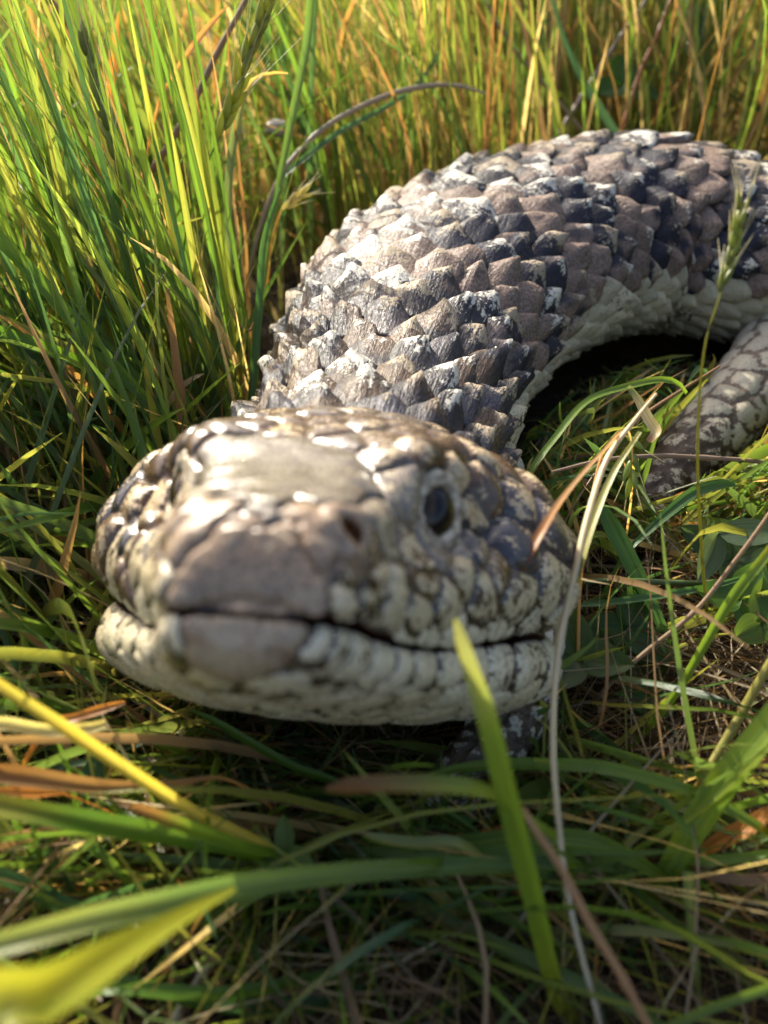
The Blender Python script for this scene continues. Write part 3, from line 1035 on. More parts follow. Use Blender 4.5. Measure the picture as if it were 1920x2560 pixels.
def mass(name, label, cat, parts_, mat):
    VV, CC, TT, FF, off = [], [], [], [], 0
    for V, C, tc in parts_:
        n, m = V.shape[:2]
        f = grid_faces(m, 3)
        FF.append((f[None] + (np.arange(n) * m * 3)[:, None, None] + off).reshape(-1, 4))
        VV.append(V.reshape(-1, 3)), CC.append(C.reshape(-1, 4)), TT.append(tc.reshape(-1, 3))
        off += n * m * 3
    o = make_obj(name, np.vstack(VV), np.vstack(FF), mat, None, {'Col': np.vstack(CC), 'tc': np.vstack(TT)})
    return tag(o, label, cat, None, 'stuff')


def pick_cols(n, weights_dry, var=.25):
    dry = rng.random(n) < weights_dry
    c = np.where(dry[:, None], STRAWS[rng.integers(0, len(STRAWS), n)], GREENS[rng.integers(0, len(GREENS), n)])
    return c * (1 + var * rng.normal(0, .6, (n, 1)).clip(-1, 1)), dry


def stand(n, y0, y1, hmin, hmax, thin, xmin=-999):
    y = y0 + (y1 - y0) * rng.random(n)
    x = (rng.random(n) * 2 - 1) * (y * 0.62 + 9)
    x = np.where(x < xmin, xmin + np.abs(x - xmin) % 40, x)
    base = np.stack([x, y, np.full(n, -0.3)], -1)
    clump = vnoise(np.stack([x * .28, y * .28, 0 * x], -1), 9)
    keepc = rng.random(n) < 0.38 + .95 * clump
    base = base[keepc]
    n = len(base)
    x, y = base[:, 0], base[:, 1]
    is_thin = rng.random(n) < thin
    L = hmin + (hmax - hmin) * rng.random(n)
    w = np.where(is_thin, .04 + .05 * rng.random(n), .10 + .13 * rng.random(n))
    az = np.where(rng.random(n) < .55, np.pi + rng.normal(0, .7, n), rng.random(n) * 2 * np.pi)
    th0 = np.abs(rng.normal(0.06, .10, n))
    messy = rng.random(n) < .14                              # bent and fallen stems across the upright ones
    th0 = np.where(messy, .35 + .7 * rng.random(n), th0)
    th1 = th0 + np.abs(rng.normal(.30, .30, n)) * np.where(is_thin, .8, 1.4)
    ct, dry = pick_cols(n, 0.20 + 0.18 * smooth(0, 9, x))
    cb = ct * .55 + STRAWS[rng.integers(0, len(STRAWS), n)] * .35
    V, C, tc, P = blades(n, base, L, az, th0, th1, w, ct, cb)
    ok = ~blocks_view(P)
    px, py, pd = proj(P)
    thin_ = ((px > 1150) & (px < 1900) & (py > -50) & (py < 330) & (pd < 34)).any(1) | ((px > 350) & (px < 820) & (py < 480) & (pd < 22)).any(1)
    ok &= ~(thin_ & (rng.random(n) < .86))                 # thinner patches in the stand where single stems show
    return V[ok], C[ok], tc[ok]


mass('grass', 'tall dense stand of green and straw grass rising behind the lizard', 'grass',
     [stand(3800, 12, 22, 5.5, 12, .5), stand(7500, 21, 36, 8, 14, .5), stand(10000, 33, 60, 11, 17, .55), stand(4000, 55, 105, 14, 22, .5), stand(5500, 36, 66, 16, 25, .45, 3)], M_GRASS)


def low(n, x0, x1, y0, y1, l0, l1, thA, thB, w0, w1, dryw, zz=(0, .8), az=None):
    base = np.stack([x0 + (x1 - x0) * rng.random(n), y0 + (y1 - y0) * rng.random(n), -0.2 + zz[0] + (zz[1] - zz[0]) * rng.random(n)], -1)
    L = l0 + (l1 - l0) * rng.random(n) ** 1.5
    th0 = thA + (thB - thA) * rng.random(n)
    th1 = th0 + rng.normal(.5, .45, n)
    lim = 1.62
    w = w0 + (w1 - w0) * rng.random(n) ** 1.6
    a = rng.random(n) * 2 * np.pi if az is None else rng.normal(az[0], az[1], n)
    ct, dry = pick_cols(n, dryw)
    cb = ct * .6 + STRAWS[rng.integers(0, len(STRAWS), n)] * .3
    V, C, tc, P = blades(n, base, L, a, th0, np.minimum(th1, lim), w, ct, cb, face_az=None)
    # lying blades rest on the thatch instead of going through the ground
    V[..., 2] = np.maximum(V[..., 2], 0.05 + 0.4 * rng.random(n)[:, None, None])
    ok = ~blocks_view(P)
    px, py, pd = proj(P)
    gap_ = ((px > 1440) & (py > 1200) & (py < 1850) & (pd < 15.5)).any(1)      # a thin patch where the clover shows
    ok &= ~(gap_ & (rng.random(n) < .85))
    return V[ok], C[ok], tc[ok]


mass('low_grass', 'short matted green grass around and under the lizard', 'grass',
     [low(450, -14, 14, 0, 8, 3, 7, .7, 1.4, .08, .3, .12), low(1000, -14, 14, 7.5, 16, 3, 8, .5, 1.3, .08, .3, .12), low(1300, -16, -3, 8, 20, 4, 9, .2, .8, .08, .28, .15, (0, .5), (2.6, .8)),
      low(600, 4, 15, 6, 22, 3, 8, .4, 1.2, .08, .26, .2), low(900, -4.5, 4, 5, 11, 1.2, 3.5, .3, 1.3, .05, .16, .15), low(900, 1.5, 9.5, 12, 20, 1.5, 5, .3, 1.2, .06, .2, .2), low(1500, 2.5, 11, 14, 23, .9, 2.4, .3, 1.2, .06, .2, .15), low(1500, -4.2, 3.6, 5.5, 10.5, 1.5, 4.5, 1.2, 1.55, .05, .18, .3, (0.1, 1.0)), low(90, -8, 8, 1, 9, 4, 9, .7, 1.4, .06, .2, .25)], M_GRASS)


def thatch(n, x0, x1, y0, y1, w0, w1, zmax, dark):
    base = np.stack([x0 + (x1 - x0) * rng.random(n), y0 + (y1 - y0) * rng.random(n), zmax * rng.random(n) ** 1.5], -1)
    L = 1.5 + 5 * rng.random(n) ** 1.5
    th0 = 1.57 + rng.normal(0, .18, n)
    ct = STRAWS[rng.integers(0, len(STRAWS), n)] * (dark + .5 * rng.random((n, 1)))
    V, C, tc, P = blades(n, base, L, rng.random(n) * 6.3, th0, th0 + rng.normal(0, .3, n), w0 + (w1 - w0) * rng.random(n), ct, ct * .8)
    V[..., 2] = np.maximum(V[..., 2], -.05)
    ok = ~blocks_view(P)
    return V[ok], C[ok], tc[ok]


mass('dry_thatch', 'dead brown grass stems littering the soil under the green blades', 'dead grass',
     [thatch(8000, -14, 15, 1, 22, .025, .07, .8, .3), thatch(4500, -40, 45, 20, 70, .03, .09, 1.0, .5)], M_DRY)

# ------------------------------------------------------------------ single blades, stalks and leaves that stand out
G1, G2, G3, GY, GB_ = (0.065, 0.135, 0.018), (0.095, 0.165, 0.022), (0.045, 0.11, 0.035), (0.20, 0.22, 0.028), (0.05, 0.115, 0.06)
YEL, STR, PALE, ORB, BRN, GREY = (0.36, 0.30, 0.04), (0.38, 0.28, 0.13), (0.50, 0.43, 0.29), (0.36, 0.15, 0.04), (0.20, 0.11, 0.05), (0.40, 0.36, 0.32)


def ground_ext(pts, end):
    """let the rooted end run on, bend down and meet the soil"""
    P = [np.asarray(at(*p[:3])) for p in pts]
    W = [p[3] for p in pts]
    if end is None:
        return P, W
    if end == 's':
        P, W = P[::-1], W[::-1]
    d = P[-1] - P[-2]
    d[2] = 0
    d = unit(d)
    z = P[-1][2]
    if z > 0.0:
        k = min(z * .45, 2.0)
        P.append(P[-1] + d * k * .6 + np.array([0, 0, -z * .45]))
        P.append(P[-2] + d * k * .9 + np.array([0, 0, -z - .2]))
        W += [W[-1] * .9, W[-1] * .7]
    return P, W


def blade(label, pts, colour, root='e', tip=None, rootc=None, kind='blade', roll=0.0, group=None, fold=.22, cat=None, world=False):
    """pts: (photo x, photo y, depth cm, width cm); tip = the end that is not the root"""
    if world:
        P, W = [np.asarray(p[:3], float) for p in pts], [p[3] for p in pts]
    else:
        P, W = ground_ext(pts, root)
    n = 34
    Q = spline(np.concatenate([np.array(P), np.array(W)[:, None]], 1), n)
    P, W = Q[:, :3], np.maximum(Q[:, 3], .012)
    t = np.linspace(0, 1, n)                       # 0 = free tip, 1 = root
    c = np.tile(np.array(colour) * (1.3 if kind == 'blade' else 1.0), (n, 1))
    if tip is not None:
        k = (1 - smooth(.04, .22, t))[:, None]
        c = c * (1 - k) + np.array(tip) * k
    if rootc is not None:
        k = smooth(.55, 1.0, t)[:, None]
        c = c * (1 - k) + np.array(rootc) * k
    L = np.concatenate([[0], np.cumsum(np.linalg.norm(np.diff(P, axis=0), axis=1))])
    seed = rng.random() * 60
    org = P[-1] * 1.0
    if kind == 'blade':
        T = unit(np.gradient(P, axis=0))
        view = unit(CAM - P)
        ref = unit(view * .62 + np.array([0, 0, .7]))
        Sd = unit(np.cross(T, ref))
        N = np.cross(Sd, T)
        an = roll + .25 * np.sin(t * 4 + seed)
        Sd, N = Sd * np.cos(an)[:, None] + N * np.sin(an)[:, None], N * np.cos(an)[:, None] - Sd * np.sin(an)[:, None]
        k = np.array([-1, -.5, 0, .5, 1.0])
        V = P[:, None] + Sd[:, None] * (k[None] * W[:, None] / 2)[..., None] + N[:, None] * ((np.abs(k)[None] ** 1.3) * W[:, None] * fold)[..., None]
        m = 5
        F = grid_faces(n, 5)
        tc = np.stack([np.repeat((k * 1.0)[None], n, 0) * (W.max() / .25), np.repeat(L[:, None], 5, 1), np.full((n, 5), seed)], -1)
        mat = M_LEAF
    else:
        node = 1 + .35 * np.exp(-((t - .45) / .012) ** 2)
        V, rg = tube(P, W / 2 * node, 7)
        m = 7
        F = grid_faces(n, 7, True)
        ang = np.linspace(0, 2 * np.pi, 7, endpoint=False)
        tc = np.stack([np.repeat(np.sin(ang)[None] * .8, n, 0), np.repeat(L[:, None], 7, 1), np.full((n, 7), seed)], -1)
        mat = M_DRY
    C = np.repeat(np.concatenate([c, np.ones((n, 1))], 1)[:, None], m, 1)
    nm = 'grass_shoot' if kind == 'blade' else 'grass_stalk'
    o = make_obj(nm, V.reshape(-1, 3), F, mat, None, {'Col': C.reshape(-1, 4), 'tc': tc.reshape(-1, 3)}, origin=org)
    return tag(o, label, cat or ('grass blade' if kind == 'blade' else 'grass stalk'), group)


# foreground
blade('broad soft green blade standing upright across the corner of the lizard\'s mouth',
      [(1138, 1548, 7.4, .05), (1150, 1600, 7.4, .13), (1172, 1670, 7.45, .17), (1215, 1805, 7.6, .22), (1272, 2025, 7.9, .23), (1325, 2222, 8.3, .22), (1372, 2418, 8.9, .2), (1396, 2500, 9.2, .2)], G2, tip=(0.30, .34, .14), rootc=GY)  # pale tip colour paints in the sunlight and sheen on the blade's top
blade('long green blade lying in front of the foot, its bent end coloured as if brightly lit',
      [(-60, 2375, 6.3, .17), (60, 2345, 6.4, .19), (220, 2300, 6.6, .2), (420, 2255, 7.0, .21), (640, 2210, 7.6, .21), (900, 2182, 8.4, .21), (1150, 2168, 9.2, .2), (1350, 2165, 9.8, .18), (1580, 2176, 10.2, .15)], (0.085, .15, .05), tip=(0.24, .30, .10))  # tip colour carries the bright light on the bent end, painted in
blade('wide yellow-green blade with a pointed tip, very close and blurred',
      [(588, 2222, 7.2, .05), (500, 2268, 6.7, .12), (400, 2325, 6.2, .18), (270, 2400, 5.6, .27), (120, 2490, 5.1, .33), (-80, 2600, 4.7, .36)], (0.26, .28, .035))
blade('straight yellow stem slanting down to the leafy node',
      [(-60, 1680, 8.0, .12), (60, 1758, 8.2, .13), (150, 1815, 8.4, .14), (347, 1945, 8.9, .14), (486, 2030, 9.3, .13), (670, 2120, 9.8, .12)], (0.30, .27, .06), rootc=G1, fold=.35)
blade('flat dark green blade running level below the brown leaf',
      [(-80, 2005, 8.4, .24), (120, 2040, 8.6, .25), (290, 2068, 8.9, .25), (480, 2098, 9.3, .22), (690, 2145, 9.9, .18)], G1, tip=GY)
blade('short green blade with a singed brown tip beside the leafy node',
      [(325, 2018, 8.3, .06), (365, 2032, 8.4, .13), (480, 2075, 8.8, .17), (600, 2118, 9.3, .16), (690, 2140, 9.8, .14)], G2, tip=BRN)
blade('blurred light green blade with a brown burnt tip under the chin',
      [(815, 1975, 7.2, .05), (860, 1970, 7.2, .15), (985, 1965, 7.3, .19), (1157, 1972, 7.5, .19), (1250, 2000, 7.9, .17), (1320, 2050, 8.5, .14)], (0.12, .18, .03), tip=BRN)
blade('green blade curving from the foot down into the bright tuft',
      [(905, 2092, 10.2, .05), (960, 2105, 10.1, .15), (1130, 2112, 10.0, .2), (1290, 2098, 9.9, .22), (1450, 2098, 9.9, .22), (1545, 2130, 10.0, .2), (1620, 2173, 10.1, .17), (1710, 2245, 10.2, .14)], G2, rootc=GY)
blade('broad ribbed bright green blade leaning out of the tuft',
      [(2010, 1700, 10.0, .30), (1920, 1823, 10.0, .36), (1865, 1890, 10.0, .37), (1810, 1958, 10.0, .37), (1718, 2093, 10.1, .33), (1662, 2190, 10.2, .26)], (0.12, .19, .02))
blade('slim green blade arching from behind the foot over to the tuft',
      [(1050, 1948, 10.8, .04), (1120, 1925, 10.7, .1), (1238, 1912, 10.6, .15), (1392, 1912, 10.4, .16), (1515, 1921, 10.3, .17), (1638, 1952, 10.2, .17), (1761, 1995, 10.2, .16), (1940, 2100, 10.3, .14)], G2)
blade('pale dry stem standing tall beside the lizard\'s jaw',
      [(1640, 985, 12.6, .05), (1575, 1065, 12.2, .07), (1516, 1150, 11.8, .09), (1470, 1290, 11.2, .10), (1440, 1420, 10.7, .10), (1400, 1600, 10.1, .09), (1383, 1793, 9.5, .075), (1388, 1967, 9.1, .07), (1423, 2256, 8.8, .065), (1500, 2560, 8.7, .06)], PALE, kind='stalk', rootc=GREY)
blade('second flat straw-green stem leaning beside the pale dry stem',
      [(1600, 1080, 12.5, .06), (1530, 1190, 12.1, .10), (1475, 1330, 11.6, .12), (1432, 1480, 11.2, .11), (1395, 1600, 11.0, .09), (1385, 1760, 11.3, .08)], (0.32, .33, .13))
blade('orange-brown dry stem crossing the upright green blade',
      [(1310, 2020, 7.6, .04), (1330, 2063, 7.6, .06), (1404, 2173, 7.7, .075), (1478, 2315, 7.8, .085), (1545, 2425, 7.9, .085), (1625, 2575, 8.1, .085)], (0.36, .21, .11), kind='stalk')
blade('thin orange-tipped leaf resting against the lizard\'s cheek',
      [(1292, 1450, 9.7, .02), (1320, 1395, 9.8, .09), (1354, 1330, 10.0, .12), (1390, 1270, 10.3, .10), (1440, 1205, 10.8, .07), (1504, 1134, 11.6, .06), (1570, 1080, 12.6, .05)], (0.40, .25, .13), tip=ORB, rootc=STR)
blade('narrow green blade with a yellow-orange tip below the jaw',
      [(1420, 1768, 12.4, .02), (1456, 1804, 12.3, .07), (1510, 1844, 12.2, .08), (1560, 1905, 12.1, .09), (1600, 1980, 12.0, .08)], G2, tip=(0.42, .27, .04))
blade('kinked brown twig-like stem rising past the clover',
      [(1990, 1180, 11.6, .06), (1920, 1290, 11.9, .065), (1841, 1399, 12.2, .07), (1738, 1528, 12.5, .075), (1619, 1626, 12.8, .075), (1535, 1700, 12.9, .075), (1500, 1748, 12.9, .09), (1505, 1830, 12.7, .06), (1512, 1920, 12.6, .05)], (0.30, .21, .14), kind='stalk')
blade('bright green blade slanting past the clover leaves',
      [(1985, 1290, 11.6, .08), (1920, 1384, 11.7, .14), (1832, 1493, 11.9, .15), (1758, 1617, 12.1, .13), (1684, 1740, 12.3, .12), (1594, 1850, 12.6, .11), (1500, 1930, 12.8, .1)], G2, tip=GY)
blade('green blade with a sharp crease arching in front of the hind leg',
      [(1715, 985, 16.0, .10), (1690, 958, 15.8, .16), (1644, 952, 15.6, .17), (1570, 968, 15.3, .17), (1496, 990, 15.0, .16), (1450, 1020, 14.7, .15), (1397, 1085, 14.3, .14), (1318, 1200, 13.8, .12)], G2)
blade('pale folded withered leaf hanging from the creased blade',
      [(1622, 1105, 14.9, .12), (1640, 1080, 15.0, .2), (1622, 1050, 15.1, .2), (1600, 1010, 15.2, .17), (1570, 966, 15.25, .1)], PALE, root=None, tip=(0.34, .2, .12), rootc=(0.3, .33, .16))
blade('bare brown twig leaning towards the hind leg',
      [(1800, 915, 17.5, .05), (1777, 930, 17.3, .06), (1644, 1014, 16.3, .08), (1565, 1073, 15.8, .07), (1490, 1180, 15.3, .05), (1420, 1290, 15.0, .04)], BRN, kind='stalk')
blade('mottled horizontal dry stalk in front of the hind foot',
      [(1380, 1180, 13.6, .05), (1496, 1152, 14.0, .07), (1594, 1142, 14.6, .085), (1718, 1142, 15.2, .09), (1960, 1168, 16.0, .09)], (0.24, .17, .12), kind='stalk')
blade('green blade curling over beneath the hind foot',
      [(1838, 1210, 15.3, .10), (1800, 1212, 15.2, .2), (1740, 1230, 15.0, .23), (1680, 1275, 14.8, .2), (1620, 1330, 14.6, .14), (1570, 1380, 14.5, .1)], G3)
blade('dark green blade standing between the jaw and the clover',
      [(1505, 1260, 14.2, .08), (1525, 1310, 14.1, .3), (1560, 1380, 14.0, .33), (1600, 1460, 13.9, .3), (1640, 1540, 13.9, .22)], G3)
blade('level green stem reaching from the jaw towards the clover',
      [(1440, 1455, 13.6, .07), (1560, 1452, 13.7, .10), (1720, 1458, 13.8, .11), (1940, 1465, 14.0, .11)], (0.07, .11, .03), kind='stalk')
blade('level dark green blade below the level green stem',
      [(1432, 1515, 13.4, .06), (1520, 1508, 13.4, .12), (1640, 1490, 13.5, .14), (1780, 1466, 13.6, .1), (1900, 1440, 13.8, .06)], G3)
blade('green seedling blade with a pale blunt tip among brown roots',
      [(1578, 2012, 11.0, .05), (1560, 2030, 11.0, .1), (1515, 2081, 10.9, .1), (1455, 2155, 10.8, .08)], (0.14, .19, .09))
blade('straight hanging blade with a bleached tip pointing down',
      [(1752, 2550, 9.5, .03), (1744, 2480, 9.5, .07), (1736, 2407, 9.5, .1), (1727, 2284, 9.6, .12), (1721, 2180, 9.8, .13)], (0.16, .22, .07), tip=(0.45, .3, .2), root=None)
blade('yellowing tapered leaf drooping below the long green blade',
      [(1269, 2374, 9.9, .02), (1205, 2335, 9.9, .1), (1150, 2295, 9.9, .16), (1103, 2247, 10.0, .18), (1040, 2190, 10.1, .16)], (0.24, .21, .05), tip=(0.36, .22, .08))
blade('thin drooping leaf tip, half green and half orange',
      [(994, 2398, 10.2, .02), (1000, 2330, 10.2, .07), (1001, 2253, 10.2, .09), (984, 2200, 10.2, .09)], (0.17, .19, .05), tip=(0.34, .24, .09))
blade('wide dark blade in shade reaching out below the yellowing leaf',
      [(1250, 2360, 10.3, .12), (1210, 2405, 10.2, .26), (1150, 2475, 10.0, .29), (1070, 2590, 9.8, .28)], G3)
blade('long narrow green blade crossing near the bottom over dark roots',
      [(1240, 2325, 10.2, .04), (1120, 2372, 10.0, .1), (1000, 2405, 9.8, .13), (784, 2448, 9.4, .15), (543, 2488, 9.0, .16), (259, 2470, 8.8, .15)], G1)
blade('green blade lying under the long narrow blade',
      [(300, 2440, 9.2, .08), (430, 2490, 9.2, .18), (600, 2520, 9.3, .2), (760, 2515, 9.4, .2), (900, 2470, 9.6, .1)], G3)
blade('grey speckled dead straw slanting out of the soil',
      [(640, 2240, 10.4, .10), (600, 2300, 10.2, .11), (543, 2378, 9.9, .115), (480, 2475, 9.6, .12), (410, 2590, 9.2, .12)], (0.48, .45, .42), kind='stalk')
blade('curled brown dead leaf under the yellow stem',
      [(-60, 1935, 9.0, .22), (60, 1948, 9.1, .24), (150, 1962, 9.2, .22), (271, 1975, 9.4, .18), (422, 1968, 9.7, .12), (560, 1950, 10.0, .06)], (0.22, .13, .065), tip=BRN, rootc=BRN, fold=.4)
blade('orange dead leaf scrap pressed beneath the brown leaf',
      [(-60, 1990, 9.3, .16), (30, 1985, 9.4, .16), (110, 1985, 9.6, .1), (180, 1992, 9.8, .03)], ORB)
blade('pale broken straw with a bright cut end beside the chin',
      [(265, 1812, 9.6, .12), (225, 1822, 9.5, .14), (120, 1828, 9.3, .15), (-60, 1825, 9.1, .16)], (0.40, .38, .2))
blade('small green blade with a red-brown stripe near the chin',
      [(315, 1755, 10.3, .04), (260, 1772, 10.2, .12), (190, 1795, 10.2, .12), (120, 1820, 10.2, .1)], ORB)
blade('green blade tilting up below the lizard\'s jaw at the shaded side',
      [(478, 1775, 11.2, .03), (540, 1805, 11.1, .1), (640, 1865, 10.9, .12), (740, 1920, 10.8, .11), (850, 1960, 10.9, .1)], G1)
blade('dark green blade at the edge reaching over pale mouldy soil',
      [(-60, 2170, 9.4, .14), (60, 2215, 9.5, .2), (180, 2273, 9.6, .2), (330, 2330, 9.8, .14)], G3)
blade('forked green shoot with a pale notch in front of dark soil',
      [(165, 2085, 9.9, .04), (215, 2105, 9.9, .13), (270, 2150, 9.9, .12), (320, 2205, 10.0, .1), (360, 2245, 10.1, .07)], G2)
blade('orange wisp of dead grass curling around the front foot',
      [(960, 2065, 10.9, .03), (1020, 2085, 10.8, .07), (1120, 2090, 10.7, .08), (1230, 2075, 10.7, .06), (1300, 2050, 10.8, .04)], ORB)
blade('pale leaf tip ending just in front of the long green blade',
      [(912, 2086, 9.3, .03), (950, 2098, 9.3, .12), (1040, 2110, 9.4, .15), (1150, 2112, 9.5, .13)], (0.2, .24, .11))
# right-hand edge
blade('tall green stem rooted in orange sheath by the tuft',
      [(1985, 1560, 11.4, .12), (1900, 1700, 11.4, .13), (1850, 1790, 11.4, .13), (1790, 1890, 11.3, .12), (1750, 1960, 11.2, .11)], (0.22, .2, .035), rootc=ORB, kind='stalk')
blade('bright orange dead sheath lying at the foot of the tuft',
      [(1960, 2010, 10.3, .12), (1870, 2070, 10.4, .24), (1790, 2110, 10.5, .2), (1720, 2150, 10.6, .08)], ORB)
blade('thin bright green blade crossing the broad ribbed blade',
      [(1970, 1830, 9.6, .04), (1900, 1890, 9.7, .08), (1800, 1985, 9.9, .09), (1700, 2060, 10.1, .08), (1600, 2120, 10.3, .07)], (0.15, .2, .03))
blade('light blade bending low over roots beyond the tuft',
      [(1960, 2130, 9.7, .10), (1860, 2145, 9.9, .12), (1770, 2152, 10.0, .12), (1690, 2160, 10.2, .1)], G2)
blade('dark reddish dead leaf lying flat over the roots',
      [(1960, 2190, 10.0, .1), (1860, 2200, 10.1, .14), (1760, 2190, 10.2, .1), (1680, 2180, 10.3, .04)], (0.26, .17, .13))
blade('bent green stem standing on the soil beside the orange-brown stem',
      [(1600, 2350, 10.1, .05), (1615, 2290, 10.1, .1), (1600, 2230, 10.1, .11), (1560, 2190, 10.2, .1)], G2)
blade('shaded green blade sloping along the soil near the tuft',
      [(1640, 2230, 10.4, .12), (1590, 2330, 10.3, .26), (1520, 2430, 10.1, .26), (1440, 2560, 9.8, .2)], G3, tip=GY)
# background
blade('pale dry stem arching over just behind the lizard\'s back',
      [(1215, 235, 25.5, .06), (1150, 215, 25.3, .12), (1076, 214, 25.0, .16), (972, 237, 24.6, .17), (856, 290, 24.2, .16), (770, 355, 24.0, .14), (690, 460, 23.8, .13)], (0.34, .27, .19), kind='stalk')
blade('dark blue-green blade bending under the pale arching stem',
      [(1100, 130, 25.8, .08), (1040, 215, 25.4, .14), (960, 270, 25.2, .18), (850, 330, 24.8, .2), (745, 410, 24.4, .2), (690, 470, 24.2, .18)], GB_)
blade('dry brown stem leaning steeply through the tall grass',
      [(640, -60, 21.0, .12), (615, 0, 21.2, .14), (543, 133, 21.6, .17), (482, 259, 22.0, .18), (422, 362, 22.3, .18), (340, 500, 22.8, .16)], (0.26, .17, .09), kind='stalk')
blade('tall blue-green blade rising beside the lizard\'s shoulder',
      [(790, -80, 20.5, .16), (778, 0, 20.6, .2), (766, 120, 20.8, .22), (736, 271, 21.0, .22), (706, 422, 21.2, .2), (670, 620, 21.4, .16), (650, 800, 21.3, .14)], (0.075, .14, .04))
blade('grey-green blade with a bleached folded top',
      [(720, 185, 20.0, .06), (680, 185, 19.9, .10), (635, 200, 19.8, .13), (605, 250, 19.7, .2), (588, 330, 19.7, .22), (572, 460, 19.6, .2), (575, 640, 19.6, .17)], (0.10, .15, .07), tip=(0.5, .36, .14))
blade('dark narrow blade standing close to the lizard\'s neck',
      [(700, 470, 18.6, .06), (660, 600, 18.4, .14), (647, 754, 18.2, .17), (636, 900, 17.9, .17), (628, 1010, 17.6, .15)], G3)
blade('broad bright green blade bowing low toward the lizard\'s cheek',
      [(-80, 810, 14.6, .26), (0, 835, 14.8, .28), (120, 876, 15.1, .28), (241, 930, 15.6, .22), (330, 980, 16.2, .12)], (0.07, .15, .016))
blade('long green blade sloping down toward the side of the head',
      [(-80, 500, 14.8, .22), (0, 603, 15.0, .27), (90, 693, 15.2, .28), (181, 802, 15.4, .27), (271, 900, 15.6, .24), (390, 1030, 16.0, .2)], (0.085, .16, .02))
blade('very tall green stem with hairy edges in the left stand',
      [(150, -80, 17.0, .2), (190, 60, 17.0, .24), (240, 230, 17.1, .24), (330, 450, 17.3, .22), (430, 680, 17.6, .2), (520, 900, 17.9, .18)], (0.10, .17, .025))
blade('glossy green blade crossing the hairy stem low down',
      [(0, 200, 17.5, .12), (60, 300, 17.5, .18), (160, 450, 17.6, .2), (230, 600, 17.7, .2), (260, 760, 17.8, .17), (330, 900, 18.0, .14)], G3)
blade('orange-red dead stalk rising above the lizard\'s back',
      [(1700, -60, 32.0, .12), (1676, 0, 32.0, .15), (1638, 100, 32.0, .18), (1599, 183, 32.0, .18), (1554, 327, 32.0, .17), (1530, 420, 32.0, .16)], (0.34, .12, .03), kind='stalk')
blade('thin brown stem crossing from the top down to the lizard\'s back',
      [(1180, -60, 31.0, .09), (1210, 0, 31.0, .11), (1277, 111, 31.0, .13), (1355, 205, 31.0, .14), (1455, 327, 31.0, .14), (1520, 410, 31.0, .13)], (0.28, .2, .12), kind='stalk')
blade('grey-brown jointed stem crossing the thin brown stem',
      [(1650, -60, 33.0, .12), (1615, 0, 33.0, .15), (1560, 78, 33.0, .17), (1488, 188, 33.0, .18), (1388, 349, 33.0, .18), (1340, 440, 33.0, .16)], (0.30, .22, .16), kind='stalk')
blade('green blade widening down to the ridge of the lizard\'s back',
      [(1370, -60, 30.0, .1), (1382, 0, 30.0, .16), (1410, 100, 30.0, .22), (1460, 211, 30.0, .32), (1532, 333, 30.0, .42), (1580, 430, 30.0, .4)], GB_)
blade('short curled tan leaf on the soil at the side of the head',
      [(510, 935, 16.6, .04), (480, 950, 16.6, .14), (440, 985, 16.6, .17), (410, 1030, 16.7, .1), (330, 1120, 16.9, .05), (270, 1155, 17.1, .04)], (0.32, .24, .16))
blade('red-brown dry leaf standing up in the left stand',
      [(297, 30, 22.0, .03), (290, 90, 22.0, .18), (281, 180, 22.0, .24), (270, 270, 22.0, .22), (250, 400, 22.1, .15)], (0.36, .17, .05))
blade('orange dry leaf leaning out over the left stand',
      [(570, 15, 21.5, .03), (530, 60, 21.5, .18), (480, 125, 21.6, .22), (430, 200, 21.8, .15), (390, 290, 22.0, .1)], (0.38, .2, .08))
blade('long orange dead stem at the edge of the left stand',
      [(100, -40, 20.0, .12), (170, 60, 20.0, .17), (215, 150, 20.1, .19), (262, 275, 20.2, .18), (330, 420, 20.5, .15)], (0.36, .16, .05), kind='stalk')
blade('slim curved orange thread hanging beside the lizard\'s neck',
      [(562, 745, 18.6, .03), (580, 780, 18.6, .05), (600, 815, 18.6, .06), (625, 826, 18.6, .05), (640, 800, 18.7, .04)], (0.36, .22, .09), kind='stalk', root=None)
